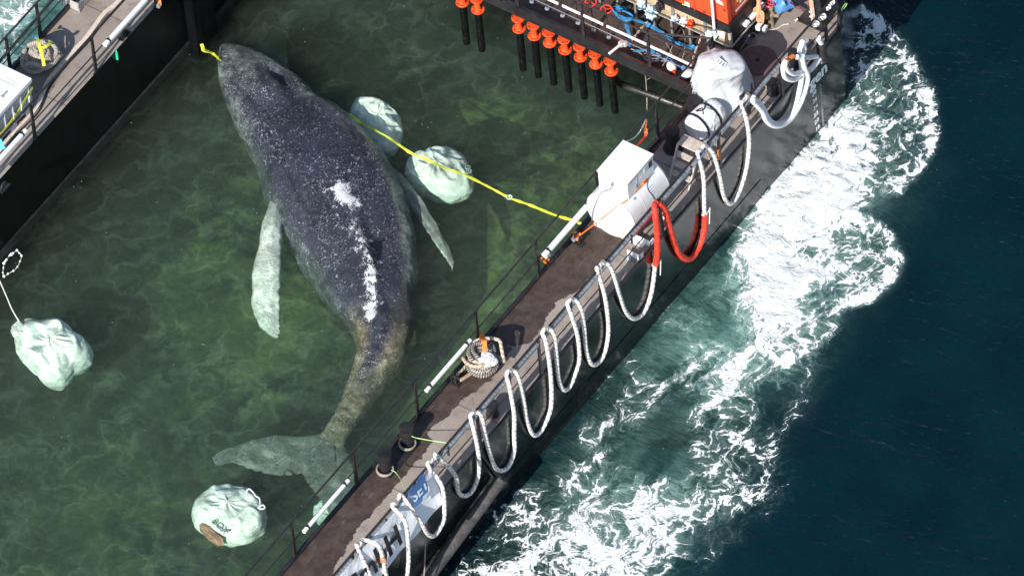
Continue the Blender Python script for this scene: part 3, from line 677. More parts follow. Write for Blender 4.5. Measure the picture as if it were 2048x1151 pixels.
for k in range(len(ends) - 1):
    a, c = ends[k] + .06, ends[k + 1] - .06; mid = (a + c) / 2
    for (u, v) in ((a, mid - .012), (mid + .012, c)):
        b = MB(); b.v = []; zt_ = DZ + 1.00; xo_ = XO + .045
        b.obox((xo_, (u + v) / 2, zt_ - .055), (.012, v - u, .105), Matrix.Rotation(math.radians(14), 3, 'Y')); b.obox((xo_ - .02, (u + v) / 2, zt_ - .004), (.045, v - u, .008))
        b.build('cable_tray', M['tray'], rail_o)
    b = MB(); b.bx(XO + .03, XO + .07, mid - .012, mid + .012, DZ + .80, DZ + 1.02); b.build('tray_clip', M['rail'], rail_o)
# one tray section is painted red
b = MB(); ya = PX(1272, 462, XO + .06).y; yc_ = PX(1302, 425, XO + .06).y
b.obox((XO + .062, (ya + yc_) / 2, DZ + .945), (.008, yc_ - ya, .10), Matrix.Rotation(math.radians(14), 3, 'Y')); tag(b.build('cable_tray', M['strap_red'], rail_o), 'red section of cable tray')
# bollards
def bollard(px, py, r=.135, h=.48, name='bollard'):
    c = PZ(px, py, DZ); b = MB()
    b.lathe([(r * 1.45, 0), (r * 1.45, .025), (r * 1.0, .03), (r * .98, h * .93), (r * 1.08, h * .94), (r * 1.08, h), (r * .6, h + .01)], c, 24)
    b.bar(c + Vector((-.001, -r * .0, h * .62)), c + Vector((0, 0, h * .62 + .001)), .01, .01)
    return b.build(name, M['steel_black'], barge, True)
bollard(772, 938, .13); bollard(816, 887, .13); bollard(1390, 226, .14, .38); bollard(1347, 296, .14, .5)
b = MB(); c = PZ(794, 913, DZ); b.bx(c.x - .2, c.x + .2, c.y - .5, c.y + .5, DZ, DZ + .02); b.build('bollard_plate', M['steel_black'], barge)
# small outboard bollards beside the outer rail
for px, py in ((985, 828), (1546, 185)):
    c = PZ(px, py, DZ); b = MB(); b.lathe([(.13, 0), (.12, .02), (.11, .05), (.11, .25), (.13, .26), (.13, .3)], c, 20); b.build('bollard', M['steel_black'], barge, True)
for px, py, rr in ((1588, 132, .10), (1645, 118, .10), (1490, 222, .09)):
    c = PZ(px, py, DZ); b = MB(); b.lathe([(rr * 1.3, 0), (rr, .03), (rr, .42), (rr * .6, .44)], c, 20); b.build('bollard', M['steel_black'], barge, True)
# manhole disc
c = PZ(1516, 122, DZ + .01); m_disc = mat('hatch_red_oxide', (.12, .07, .075), .8, var=.15, scale=12)
b = MB(); b.lathe([(.372, 0), (.372, .022), (.36, .03), (.02, .03)], c, 48); hd = b.build('deck_hatch', m_disc, barge, True)
b = MB(); b.lathe([(.05, .028), (.05, .036), (.03, .038)], c, 16); b.build('hatch_hole', M['rubber'], hd, True)
# ladder down the inner wall of the port hull
b1, b2 = [], []
for (a, c), lst in zip((((385, -10), (403, 85)), ((412, -10), (425, 95))), (b1, b2)):
    for q in (a, c): lst.append(PX(q[0], q[1], -W + .12))
b = MB()
for l_ in (b1, b2): b.tube([l_[0] + (l_[0] - l_[1]) * .3, l_[1], l_[1] + (l_[1] - l_[0]) * .8], .022, 8)
for k in range(-1, 9):
    z = 1.6 - k * .3; y0_, y1_ = b1[0].y, b2[0].y
    b.tube([Vector((-W + .12, y0_, z)), Vector((-W + .12, y1_, z))], .013, 6)
b.build('ladder', M['rail'], barge, True)
b = MB(); g = PX(395, 20, -W + .2)
b.bx(-W, -W + .22, g.y - .15, g.y + .5, -1.9, 2.0); b.build('ladder_recess', M['hull_in'], barge)

# orange valves on the pipes under the walkway
bolt = []
def valve(c, parent):
    b = MB(); r = .133
    b.lathe([(r, 0), (r, .03), (.082, .034), (.066, .06), (.062, .13), (.068, .20), (.09, .26), (.10, .30), (r, .305), (r, .335), (.05, .338)], c, 28)
    for a in range(3):   # lifting lugs on the cover
        u = math.radians(20 + a * 32); q = c + Vector((math.cos(u) * .09, math.sin(u) * .09, .335)); b.obox(q + Vector((0, 0, .025)), (.02, .05, .06), Matrix.Rotation(u, 3, 'Z'))
    o = b.build('valve', M['orange'], parent, True, bevel=.003)
    for z, rr, n in ((.03, .108, 8), (.338, .108, 8)):
        for k in range(n):
            u = 2 * math.pi * (k + .5) / n; q = c + Vector((math.cos(u) * rr, math.sin(u) * rr, z)); b = MB(); b.cyl(q, q + Vector((0, 0, .012)), .012, n=6)
            b.build('bolt', M['orange_dark'] if random.random() < .5 else M['brass'], o)
    return o
vz = PY(1130, 100.5, 7.88).z; vps = []
for k in range(-2, 7):
    px = 1038.5 + k * 30.7 if k >= 0 else 956 + (k + 1) * 30.7; py = 58 + (px - 1038.5) * .4565
    vps.append(PY(px, py, 7.88))
vps = vps[:-1] if False else vps
for i, c in enumerate(vps):
    c = Vector((c.x, c.y, vz)); b = MB(); b.tube([c + Vector((0, 0, -.01)), c + Vector((0, 0, -1.15))], .072, 16); pp = b.build('pipe', M['pile'], barge, True)
    valve(c, pp)
    b = MB(); b.tube([c + Vector((.0, .02, .17)), c + Vector((0, .25, .17))], .05, 12); b.obox(c + Vector((.13, .1, .33)), (.05, .05, .05)); b.build('valve_branch', M['orange'], pp, True)
b = MB(); p_ = [PZ(1231, 158, .75), PZ(1238, 166, .55), PZ(1262, 176, .40), PZ(1330, 200, .25), PZ(1420, 235, .15)]; b.tube(smooth_path(p_, 6), .075, 14); b.build('pipe', M['steel_black'], barge, True)
# spindles with handwheels on the walkway
zk = 1.77
for k in range(6):
    px, py = 1063.8 + 30.85 * k, 6.6 + 14.2 * k; c = PZ(px, py, zk + .03)
    b = MB(); b.lathe([(.035, 0), (.035, .03), (.048, .035), (.045, .06), (.02, .07)], c, 14); q = b.build('valve_spindle', M['galv'], barge, True)
    b = MB(); top = c + Vector((0, 0, .84)); b.tube([c + Vector((0, 0, .05)), top], .009, 6); b.build('rod', M['rail'], q)
    b = MB(); R = .105
    b.tube([top + Vector((R * math.cos(a * math.pi / 12), R * math.sin(a * math.pi / 12), 0)) for a in range(25)], .015, 8, cap=False)
    for a in range(3):
        u = a * 2.094 + k; b.tube([top, top + Vector((R * math.cos(u), R * math.sin(u), 0))], .009, 6)
    b.build('handwheel', M['strap_red'], q, True)
# ------------------------------------------------------------------ humpback whale: one continuous skin, flippers and flukes swept from the body
def skin_mat():
    m, t, out = NT('whale_skin'); P = POS(t)
    A = lambda n: N(t, 'ShaderNodeAttribute', attribute_name=n).outputs['Fac']
    pale, back, flank = A('pale'), A('patch'), A('flank')
    big = NOISE(t, P, 1.3, 6, .62).outputs[0]; mid = NOISE(t, P, 7, 6, .68).outputs[0]; fine = NOISE(t, P, 42, 4, .7).outputs[0]
    dark = MIX(t, RAMP(t, big, .35, .65), (.006, .009, .020), (.020, .027, .050))
    brown = MIX(t, RAMP(t, mid, .4, .65), (.10, .085, .035), (.26, .22, .11))
    c = MIX(t, MATH(t, 'MULTIPLY', flank, RAMP(t, big, .35, .6, .25, .95)), dark, brown)
    belly_glimmer = MIX(t, RAMP(t, mid, .38, .62), (.07, .10, .10), (.42, .48, .44))
    c = MIX(t, MATH(t, 'MULTIPLY', A('side'), RAMP(t, big, .3, .6, .35, 1.)), c, belly_glimmer)
    # pale flecks painted as the sun glints of the wet back
    PW = N(t, 'ShaderNodeVectorMath', operation='ADD'); L(t, P, PW.inputs[0]); _n = NOISE(t, P, 9, 3, .6); _s = N(t, 'ShaderNodeVectorMath', operation='SCALE'); L(t, _n.outputs['Color'], _s.inputs[0]); _s.inputs['Scale'].default_value = .16; L(t, _s.outputs[0], PW.inputs[1]); PW = PW.outputs[0]
    v = VORO(t, PW, 13); keep = RAMP(t, N_sep(t, v.outputs['Color']), .55, .6)
    fl = MATH(t, 'MULTIPLY', RAMP(t, v.outputs['Distance'], .30, .16), keep)
    v2 = VORO(t, PW, 30); fl2 = MATH(t, 'MULTIPLY', RAMP(t, v2.outputs['Distance'], .38, .2), RAMP(t, N_sep(t, v2.outputs['Color']), .52, .6))
    area = MATH(t, 'MULTIPLY', RAMP(t, NOISE(t, P, 1.7, 5, .6).outputs[0], .34, .62, .12, 1.), RAMP(t, NOISE(t, P, 6, 4, .6).outputs[0], .35, .6, .3, 1.25))
    fs = MATH(t, 'MULTIPLY', MATH(t, 'MAXIMUM', MATH(t, 'MULTIPLY', fl, .55), MATH(t, 'MULTIPLY', fl2, .95)), area)
    gr_ = RAMP(t, fine, .60, .68); fs = MATH(t, 'MAXIMUM', fs, MATH(t, 'MULTIPLY', MATH(t, 'MULTIPLY', gr_, .8), area)); fs = MATH(t, 'MULTIPLY', fs, MATH(t, 'SUBTRACT', 1., MATH(t, 'MULTIPLY', pale, .9)))
    c = MIX(t, fs, c, (.62, .64, .74))
    # white peeled patches along the ridge
    e = MATH(t, 'ADD', back, MATH(t, 'MULTIPLY', MATH(t, 'SUBTRACT', mid, .5), 2.6)); e = MATH(t, 'ADD', e, MATH(t, 'MULTIPLY', MATH(t, 'SUBTRACT', fine, .5), 2.0))
    c = MIX(t, RAMP(t, e, .58, .70), c, (.82, .82, .85))
    pw = MIX(t, RAMP(t, mid, .35, .62), (.55, .64, .55), (.84, .87, .78))
    c = MIX(t, pale, c, pw)
    h = MATH(t, 'ADD', MATH(t, 'MULTIPLY', fine, .45), MATH(t, 'MULTIPLY', mid, .7)); h = MATH(t, 'ADD', h, MATH(t, 'MULTIPLY', fl2, .35))
    p = PBSDF(t, out, c, MATH(t, 'MULTIPLY_ADD', mid, .2, .10), 0, BUMP(t, h, .95, .06), .7)
    p.inputs['Coat Weight'].default_value = .8; p.inputs['Coat Roughness'].default_value = .12; L(t, BUMP(t, MATH(t, 'ADD', MATH(t, 'MULTIPLY', NOISE(t, P, 26, 3, .7).outputs[0], .8), MATH(t, 'MULTIPLY', NOISE(t, P, 70, 2, .6).outputs[0], .4)), 1., .16), p.inputs['Coat Normal'])
    return m
def N_sep(t, c):
    s = t.nodes.new('ShaderNodeSeparateColor'); L(t, c, s.inputs[0]); return s.outputs[0]
ST = [  # left and right outline of the body in the photo, height of its axis, height/width, exponent
 ((439,96),(446,89),-.12,.75),((436,120),(475,89),-.16,.62),((439,158),(522,108),-.24,.56),((447,203),(572,137),-.36,.58),((463,240),(610,166),-.48,.62),
 ((486,288),(645,205),-.58,.66),((508,335),(690,230),-.66,.70),((526,385),(735,268),-.70,.74),((546,437),(775,318),-.70,.76),((572,492),(806,385),-.70,.76),
 ((603,540),(826,450),-.66,.76),((640,582),(834,530),-.62,.77),((672,612),(836,600),-.55,.80),((698,642),(830,655),-.50,.84),((713,680),(815,705),-.50,.90),
 ((709,724),(792,742),-.52,.96),((694,765),(764,780),-.58,1.02),((677,805),(738,818),-.66,1.05),((660,838),(714,850),-.76,.85),((641,866),(694,882),-.82,.5),((626,886),(684,906),-.86,.26),((612,905),(672,928),-.87,.12)]
def whale():
    K = len(ST)
    up_ = [0,.0,.06,.16,.2,.2,.2,.14,.12,.12,.12,.12,.14,.16,.18,.16,.12,.1,.08,.04,0,0]
    ST[:] = [(a, c, z + u, k) for (a, c, z, k), u in zip(ST, up_)]
    mids = [PZ((a[0] + c[0]) / 2, (a[1] + c[1]) / 2, z) for a, c, z, k in ST]
    def pj(v): return Vector((v.dot(RT), v.dot(UP))) * (FPX / DIST)
    rad = []
    for i, (a, c, z, k) in enumerate(ST):
        t = (mids[min(i + 1, K - 1)] - mids[max(i - 1, 0)]); t.z = 0; t.normalize(); n = Vector((t.y, -t.x, 0))
        ti = pj(t).normalized(); e = Vector((-ti.y, ti.x)); al = abs(pj(n).dot(e)); be = abs(pj(Vector((0, 0, 1))).dot(e))
        wv = Vector((c[0] - a[0], -(c[1] - a[1]))); H = abs(wv.dot(e)) / 2
        rad.append(H / math.sqrt(al * al + be * be * k * k) if H > 0 else .05)
    # resample with a smooth curve
    sub = 16; path = smooth_path(mids, sub); n = len(path)
    f = np.linspace(0, K - 1, n); A = np.interp(f, range(K), rad); Kr = np.interp(f, range(K), [s[3] for s in ST])
    ker = np.hanning(15); ker /= ker.sum(); A2 = np.convolve(np.pad(A, 7, 'edge'), ker, 'valid'); A2[:10] = A[:10]; A2[:10] = A[:10]
    NR = 120; rows = []; pale = []; patch = []; flank = []; side = []
    pw = [PZ(*q, .25) for q in ((690,350),(684,388),(692,405),(704,412),(712,465),(728,498),(740,520),(743,545),(743,560),(742,575),(742,590),(741,605),(740,617),(738,628))]
    pws = [.30, 1.0, 1.0, .8, .5, .6, .65, 1, 1, 1, 1, 1, 1, .9]
    for i in range(n):
        u = i / (n - 1); s = f[i]
        t = (path[min(i + 1, n - 1)] - path[max(i - 1, 0)]); t.normalize(); tf = Vector((t.x, t.y, 0)).normalized(); nn = Vector((tf.y, -tf.x, 0)); up = nn.cross(t).normalized()
        if up.z < 0: up = -up
        a = A2[i]; b = a * Kr[i]; row = []
        for j in range(NR):
            th = 2 * math.pi * j / NR; cx, cy = math.cos(th), math.sin(th); ex = 2 / 2.6
            x = math.copysign(abs(cx) ** ex, cx) * a; y = math.copysign(abs(cy) ** ex, cy) * b
            top = max(0, cy)
            # head: blowhole ridge and median rostrum ridge, neck dip, dorsal ridge
            if top > 0:
                g = math.exp(-(x / .10) ** 2)
                y += .07 * g * top * math.exp(-((s - 1.8) / 1.4) ** 2)
                y += .16 * math.exp(-(x / .26) ** 2) * top * math.exp(-((s - 4.0) / .55) ** 2)
                y -= .05 * math.exp(-(x / .05) ** 2) * top * math.exp(-((s - 4.1) / .35) ** 2)
                y -= .09 * math.exp(-((abs(x) - .34) / .10) ** 2) * top * math.exp(-((s - 3.6) / .9) ** 2)
                y -= .05 * top * math.exp(-((s - 4.9) / .35) ** 2)
                y += .05 * g * top * ss(np.array(s), 7, 9)
                y += .26 * math.exp(-(x / .07) ** 2) * top * math.exp(-((s - 11.5) / .30) ** 2) + .13 * math.exp(-(x / .13) ** 2) * top * math.exp(-((s - 11.0) / .75) ** 2)
                if s > 12: y += .05 * g * top * max(0, math.sin(s * 9)) * (1 - max(0, s - 18) / 4)
                y -= .045 * math.exp(-((x + .62 * a) / .07) ** 2) * top * ss(np.array(s), 4, 6) * (1 - ss(np.array(s), 11, 13))
                y -= .045 * math.exp(-((x - .60 * a) / .06) ** 2) * top * ss(np.array(s), 4, 6) * (1 - ss(np.array(s), 11, 13))
            else:
                if 1 < s < 9: y += .02 * math.sin(x * 34) * min(1, (s - 1))
            p = path[i] + nn * x + up * y
            q = mnoise.fractal(Vector((p.x * 1.6, p.y * 1.6, p.z * 1.6)), 1, 2, 4); q2 = mnoise.noise(Vector((p.x * 5, p.y * 5, p.z * 5)))
            rr = (p - path[i]).normalized() * (.035 * q * min(1, a * 2) + .010 * q2)
            p = p + rr; row.append(p)
            pale.append(0 if s > 3 else 0); sd0 = float(ss(np.array(abs(x) / a), .15, .6)); flank.append(float(ss(np.array(s), 12, 14.5)) * .95 * sd0 + float(ss(np.array(s), 14.5, 17.5)) * .9 * (1 - sd0)); pale[-1] = .18 * float(ss(np.array(s), 18.5, 20.5))
            side.append(max(.40 * float(1 - ss(np.array(s), 2.0, 4.5)), float(ss(np.array(-x / a if x < 0 else x / a * .8), (.66 if s > 5 else .45), .92) * (1 - ss(np.array(s), 10.5, 13))) * (1. if x < 0 else .6)))  # pale flanks; head paled too, standing in for its bright ripple net
            dmin = 0
            for k, (c, wv) in enumerate(zip(pw, pws)):
                dd = (Vector((p.x, p.y)) - Vector((c.x, c.y))).length; dmin = max(dmin, wv * math.exp(-(dd / (.24 if wv < .7 or k < 4 else .15)) ** 2))
            for k in range(len(pw) - 1):
                pass
            patch.append(dmin if top > 0 else 0)
        rows.append(row)
    b = MB(); b.grid(rows, closed=True)
    o = 0; b.f.append(tuple(range(NR))); b.mi.append(0); o = (n - 1) * NR; b.f.append(tuple(o + j for j in range(NR - 1, -1, -1))); b.mi.append(0)
    # flippers and flukes: swept lens sections
    def blade(lead, trail, zs, th, paleness, knobs=0., fl=0.):
        a_ = smooth_path([PZ(x, y, z) for (x, y), z in zip(lead, zs)], 8); c_ = smooth_path([PZ(x, y, z) for (x, y), z in zip(trail, zs)], 8)
        k = len(a_); rows = []; m_ = 14
        for i in range(k):
            u = i / (k - 1); A_, B_ = a_[i], c_[i]; d = B_ - A_; wd = d.length
            if knobs: A_ = A_ - d.normalized() * (knobs * (abs(math.sin(u * 17)) ** .7) * (1 - u * .4) + .02 * mnoise.noise(Vector((u * 20, 0, 3)))); B_ = B_ + d.normalized() * .025 * mnoise.noise(Vector((u * 30, 5, 3)))
            elif fl: B_ = B_ + d.normalized() * .045 * mnoise.noise(Vector((u * 26, 5, 3)))
            t_ = th[0] * (1 - u) + th[1] * u; ring = []
            for j in range(m_ + 1):
                v = j / m_; ring.append(A_.lerp(B_, v) + Vector((0, 0, t_ * math.sqrt(max(0, math.sin(math.pi * v ** .75))) + .02 * fbm((u * 9, v * 3, 1), 3))))
            for j in range(m_ - 1, 0, -1):
                v = j / m_; ring.append(A_.lerp(B_, v) - Vector((0, 0, t_ * math.sqrt(max(0, math.sin(math.pi * v ** .75))))))
            rows.append(ring)
        kk = len(rows[0]); o = len(b.v); b.grid(rows, closed=True)
        b.f.append(tuple(o + j for j in range(kk))); b.mi.append(0); q = o + (k - 1) * kk; b.f.append(tuple(q + j for j in range(kk - 1, -1, -1))); b.mi.append(0)
        for i in range(k):
            for j in range(kk):
                u = i / (k - 1); pl = paleness(u, j); pale.append(pl); side.append(0); patch.append(0); flank.append(fl)
    blade([(556,350),(545,395),(533,430),(522,475),(511,530),(505,580),(509,620),(518,645),(532,662),(548,673)],
          [(600,400),(585,425),(566,450),(563,490),(562,540),(560,585),(560,620),(560,645),(560,662),(556,674)],
          [-.7,-.45,-.28,-.22,-.24,-.32,-.42,-.50,-.58,-.62], (.17, .05), lambda u, j: .95 * min(1, .35 + u * 3), .05)
    blade([(735,290),(775,330),(800,350),(828,380),(852,415),(873,450),(889,480),(902,505),(909,525)],
          [(745,360),(775,380),(796,392),(816,411),(841,444),(861,473),(879,500),(894,521),(905,541)],
          [-.75,-.6,-.52,-.46,-.42,-.42,-.44,-.5,-.56], (.15, .04), lambda u, j: .28 + .35 * max(0, math.sin(u * 9 + j)) * (1 if j > 9 and j < 16 else .35), .035)
    zt = -.84  # pale fluke mottles below are strengthened to paint in ripple light
    blade([(668,862),(640,866),(600,872),(560,868),(520,874),(480,885),(448,898),(424,913)],
          [(672,935),(642,948),(604,946),(575,950),(536,947),(503,938),(466,925),(432,931)],
          [zt, zt, zt - .02, zt - .03, zt - .02, zt, zt + .03, zt + .05], (.12, .03), lambda u, j: .16 + .12 * u + .28 * max(0, math.sin(u * 14 + j * .9)) * max(0, math.sin(u * 9 - j * .5 + 1)), 0, .45)
    blade([(668,862),(688,885),(703,915),(716,945),(724,985),(722,1030),(712,1075)],
          [(604,925),(605,944),(614,964),(630,984),(648,1008),(668,1040),(690,1080)],
          [zt, zt, zt - .03, zt - .05, zt - .06, zt - .04, zt], (.12, .03), lambda u, j: .16 + .28 * max(0, math.sin(u * 14 + j * .9)) * max(0, math.sin(u * 9 - j * .5 + 1)), 0, .45)
    o = b.build('humpback_whale', skin_mat(), None, True, attrs={'pale': pale, 'patch': patch, 'flank': flank, 'side': side}, angle=math.pi)
    tag(o, 'dark speckled humpback whale with pale flippers lying in the flooded barge', 'whale')
whale()

# ------------------------------------------------------------------ white bags under water
OUT = {3.1: [(703,215),(712,202),(745,202),(775,215),(795,232),(806,255),(803,283),(788,306),(760,310),(735,292),(715,262)],
 8.3: [(806,345),(815,325),(838,312),(870,303),(905,305),(930,318),(942,340),(945,385),(908,403),(880,401),(850,387),(820,370)],
 5.7: [(27,664),(44,648),(85,645),(125,650),(150,672),(189,705),(184,724),(150,745),(126,772),(95,769),(74,745),(50,725),(30,695)],
 11.9: [(380,1037),(386,1010),(408,990),(440,977),(470,978),(502,985),(524,1005),(536,1030),(530,1060),(507,1078),(475,1085),(443,1080),(418,1066),(394,1055)],
 2.2: [(630,1015),(645,1005),(668,1012),(672,1030),(655,1046),(638,1048),(630,1035)]}
def sack(px, py, z, rx, ry, rz, rot, seed, label, name='sand_bag', flat=0.):
    op = [PZ(a, c_, z) for a, c_ in OUT[seed]]; c = sum(op, Vector()) / len(op); b = MB(); nu, nv = 60, 110; rows = []
    an = sorted([(math.atan2(p.y - c.y, p.x - c.x), Vector((p.x - c.x, p.y - c.y)).length) for p in op]); A3 = [a + o_ for o_ in (-2 * math.pi, 0, 2 * math.pi) for a, r in an]; R3 = [r for a, r in an] * 3
    rnd = random.Random(seed); nk = Vector((rnd.uniform(-.3, .3), rnd.uniform(-.3, .3)))
    for i in range(nu + 1):
        ph = math.pi * i / nu - math.pi / 2; row = []
        for j in range(nv):
            th = 2 * math.pi * j / nv; R0 = float(np.interp(th, A3, R3)); cp = max(0, math.cos(ph)) ** .62; d = Vector((cp * math.cos(th), cp * math.sin(th), math.sin(ph)))
            fold = max(0, 1 - 3.2 * abs(mnoise.noise(d * 1.9 + Vector((seed, 3, 1))))); tuck = math.sin(th * 9 + 2.2 * math.sin(th * 2 + seed)) * math.exp(-((Vector((d.x, d.y)) - nk).length / .42) ** 2)
            r = .97 + .05 * mnoise.fractal(d * 2.2 + Vector((0, seed, 0)), 1, 2, 3) * cp
            hz_ = math.sin(ph) * rz * (1 + .28 * mnoise.fractal(d * 1.5 + Vector((seed, 0, 4)), 1, 2, 2)) + (.055 * fold + .022 * tuck) * max(0, math.sin(ph))
            row.append((c.x + d.x * R0 * r, c.y + d.y * R0 * r, c.z + hz_))
        rows.append(row)
    b.grid(rows, closed=True)
    o = b.build(name, M['bag'], None, True, angle=math.pi); tag(o, label, 'bag', 'white bags sunk round the whale'); return o, c
axd = math.degrees(math.atan2(1, 0))
def wrot(dx, dy):   # direction seen in the picture -> heading on the water
    a = PZ(1024, 575); q = PZ(1024 + dx, 575 + dy); return math.degrees(math.atan2(q.y - a.y, q.x - a.x))
b1, c1 = sack(754, 248, -.74, .60, .56, .36, wrot(1, .5), 3.1, 'crumpled white bag right beside the whale, nearer its head')
b2, c2 = sack(874, 350, -.74, .70, .56, .36, wrot(1, .2), 8.3, 'white bag under the yellow strap, farther from the whale')
b3, c3 = sack(106, 703, -.72, .84, .68, .40, wrot(1, .35), 5.7, 'big white bag with a gathered neck at the left edge of the pool')
b4, c4 = sack(458, 1028, -.72, .78, .63, .38, wrot(1, .1), 11.9, 'round white bag below the tail with an orange printed corner')
b5, c5 = sack(650, 1024, -1.35, .30, .20, .2, 40, 2.2, 'small pale green bag half hidden beside the white tube at the hull')
# gathered neck with its fin of cloth
b = MB(); q = PZ(48, 662, -.34)
for k in range(5):
    u = wrot(-1, -.9 + k * .3) * math.pi / 180; d = Vector((math.cos(u), math.sin(u), 0))
    b.ribbon([q, q + d * .12 + Vector((0, 0, .05)), q + d * .24 + Vector((0, 0, .02 + .03 * (k % 2)))], [.05, .13, .17], .012)
ROOTLOC[b3.name] = b3.location.copy(); b.build('bag_neck', M['bag'], b3, True)
for (cx, cy, dx) in ((935, 330, 0), (941, 345, 0)): pass
def bag_text(o, txt, px, py, z, size, ang, mt):
    c = PZ(px, py, z); u = math.radians(wrot(*ang)); xd = Vector((math.cos(u), math.sin(u), 0)); return text_mesh(txt, size, 'bag_print', mt, o, c, xd, Vector((0, 0, 1)).cross(xd), .02, 0)
bag_text(b2, 'OB', 936, 338, -.38, .17, (.2, 1), M['bag_ink'])
bag_text(b4, 'BOX', 440, 1052, -.42, .20, (.8, .75), M['bag_ink'])
b = MB(); q = [PZ(x, y, -.53) for x, y in ((398, 1047), (411, 1045), (432, 1066), (446, 1076), (434, 1077), (414, 1064))]
b.v = [tuple(p) for p in q] + [tuple(p + Vector((0, 0, -.20))) for p in q]; b.f = [tuple(range(5, -1, -1))] + [tuple(range(6, 12))] + [(i, (i + 1) % 6, 6 + (i + 1) % 6, 6 + i) for i in range(6)]; b.mi = [0] * 8
b.build('bag_print', M['bag_print'], b4)
# lines tied to the bags
def line(name, pts, r, m, label, cat, group=None, n=8, smooth=True):
    b = MB(); b.tube(smooth_path(pts, n), r, 8); o = b.build(name, m, None, True); tag(o, label, cat, group); return o
line('mooring_line', [PZ(-30, 500, .1), PZ(-10, 540, .08), PZ(12, 590, .05), PZ(25, 620, .03), PZ(40, 645, -.03)], .012, M['cord'], 'thin white line running from the left edge to the gathered bag', 'line')
line('bag_cord', [PZ(493, 990, -.02), PZ(494, 980, .03), PZ(499, 977, .05), (PZ(506, 983, .05)), PZ(512, 991, .05), PZ(519, 996, .05), PZ(520, 1008, .04), PZ(519, 1012, .04), PZ(526, 1009, .05), PZ(530, 1014, .04), PZ(524, 1017, .04), PZ(516, 1014, .03)], .013, M['cord'], 'short white cord with a knot floating on the round bag', 'cord')
f = thing('float_line', PZ(22, 527, 0), 'ring of small white floats lying on the water near the left hull', 'float line')
pts = [PZ(x, y, .0) for x, y in ((34, 500), (43, 511), (40, 522), (35, 533), (27, 541), (16, 547), (8, 552), (6, 545), (7, 535), (8, 526), (13, 519), (19, 511), (26, 506))]
b = MB(); b.tube(smooth_path(pts + [pts[0]], 4), .006, 6); b.build('string', M['cord'], f)
for p in pts + [(pts[0] + pts[1]) / 2, (pts[9] + pts[10]) / 2, (pts[11] + pts[12]) / 2]:
    b = MB(); r = random.uniform(.018, .034); b.lathe([(r * .4, -r), (r * .9, -r * .5), (r, 0), (r * .8, r * .6), (r * .3, r)], p, 10); b.build('float', M['white_plastic'], f, True)
# yellow strap across the two bags to the hull, and the tag at the snout
def strap(name, pts, wd, m, label, cat='strap', group=None, th=.008, side=None, k=8, parent=None):
    P_ = smooth_path(pts, k); w2 = [wd * (1 + .75 * mnoise.noise(Vector((i * .35, 0, wd * 50)))) for i in range(len(P_))]
    sds = []
    for i in range(len(P_)):
        t_ = (P_[min(i + 1, len(P_) - 1)] - P_[max(i - 1, 0)]).normalized(); a = t_.cross(Vector((0, 0, 1)) if side is None else Vector(side)); a.normalize(); bb = t_.cross(a)
        an = .7 * mnoise.noise(Vector((i * .18, 3, wd * 30))); sds.append(a * math.cos(an) + bb * math.sin(an))
    b = MB(); b.ribbon(P_, w2, th, sds); o = b.build(name, m, parent, True)
    if parent is None: tag(o, label, cat, group)
    return o
ys = strap('yellow_strap', [PZ(*q) for q in ((698,227,-.3),(718,243,-.2),(750,260,-.12),(785,280,-.06),(820,305,-.03),(850,317,-.04),(890,336,-.03),(930,350,.0),(980,375,.03),(1018,395,.04),(1060,410,.05),(1110,430,.06),(1150,442,.1),(1165,449,.15))], .052, M['strap_yellow'], 'long yellow strap crossing the two sunken bags to the hull')
b = MB(); q = PZ(1019, 395, .05); b.tube([q + Vector((.05 * math.cos(a), .05 * math.sin(a), .01)) for a in np.linspace(0, 6.28, 16)], .013, 8); b.build('shackle', M['clear'], ys, True)
yt = strap('snout_strap', [PZ(*q) for q in ((403,88,.35),(406,96,.3),(412,101,.25),(420,104,.2),(428,109,.15),(435,115,.08),(442,120,.0))], .055, M['strap_yellow'], 'short yellow strap fluttering at the tip of the snout')
b = MB(); P_ = smooth_path([PZ(*q) for q in ((404,97,.3),(406,102,.28),(413,104,.25),(419,105,.22))], 5); b.ribbon(P_, .035, .006); b.build('strap_tail', M['strap_yellow'], yt, True)
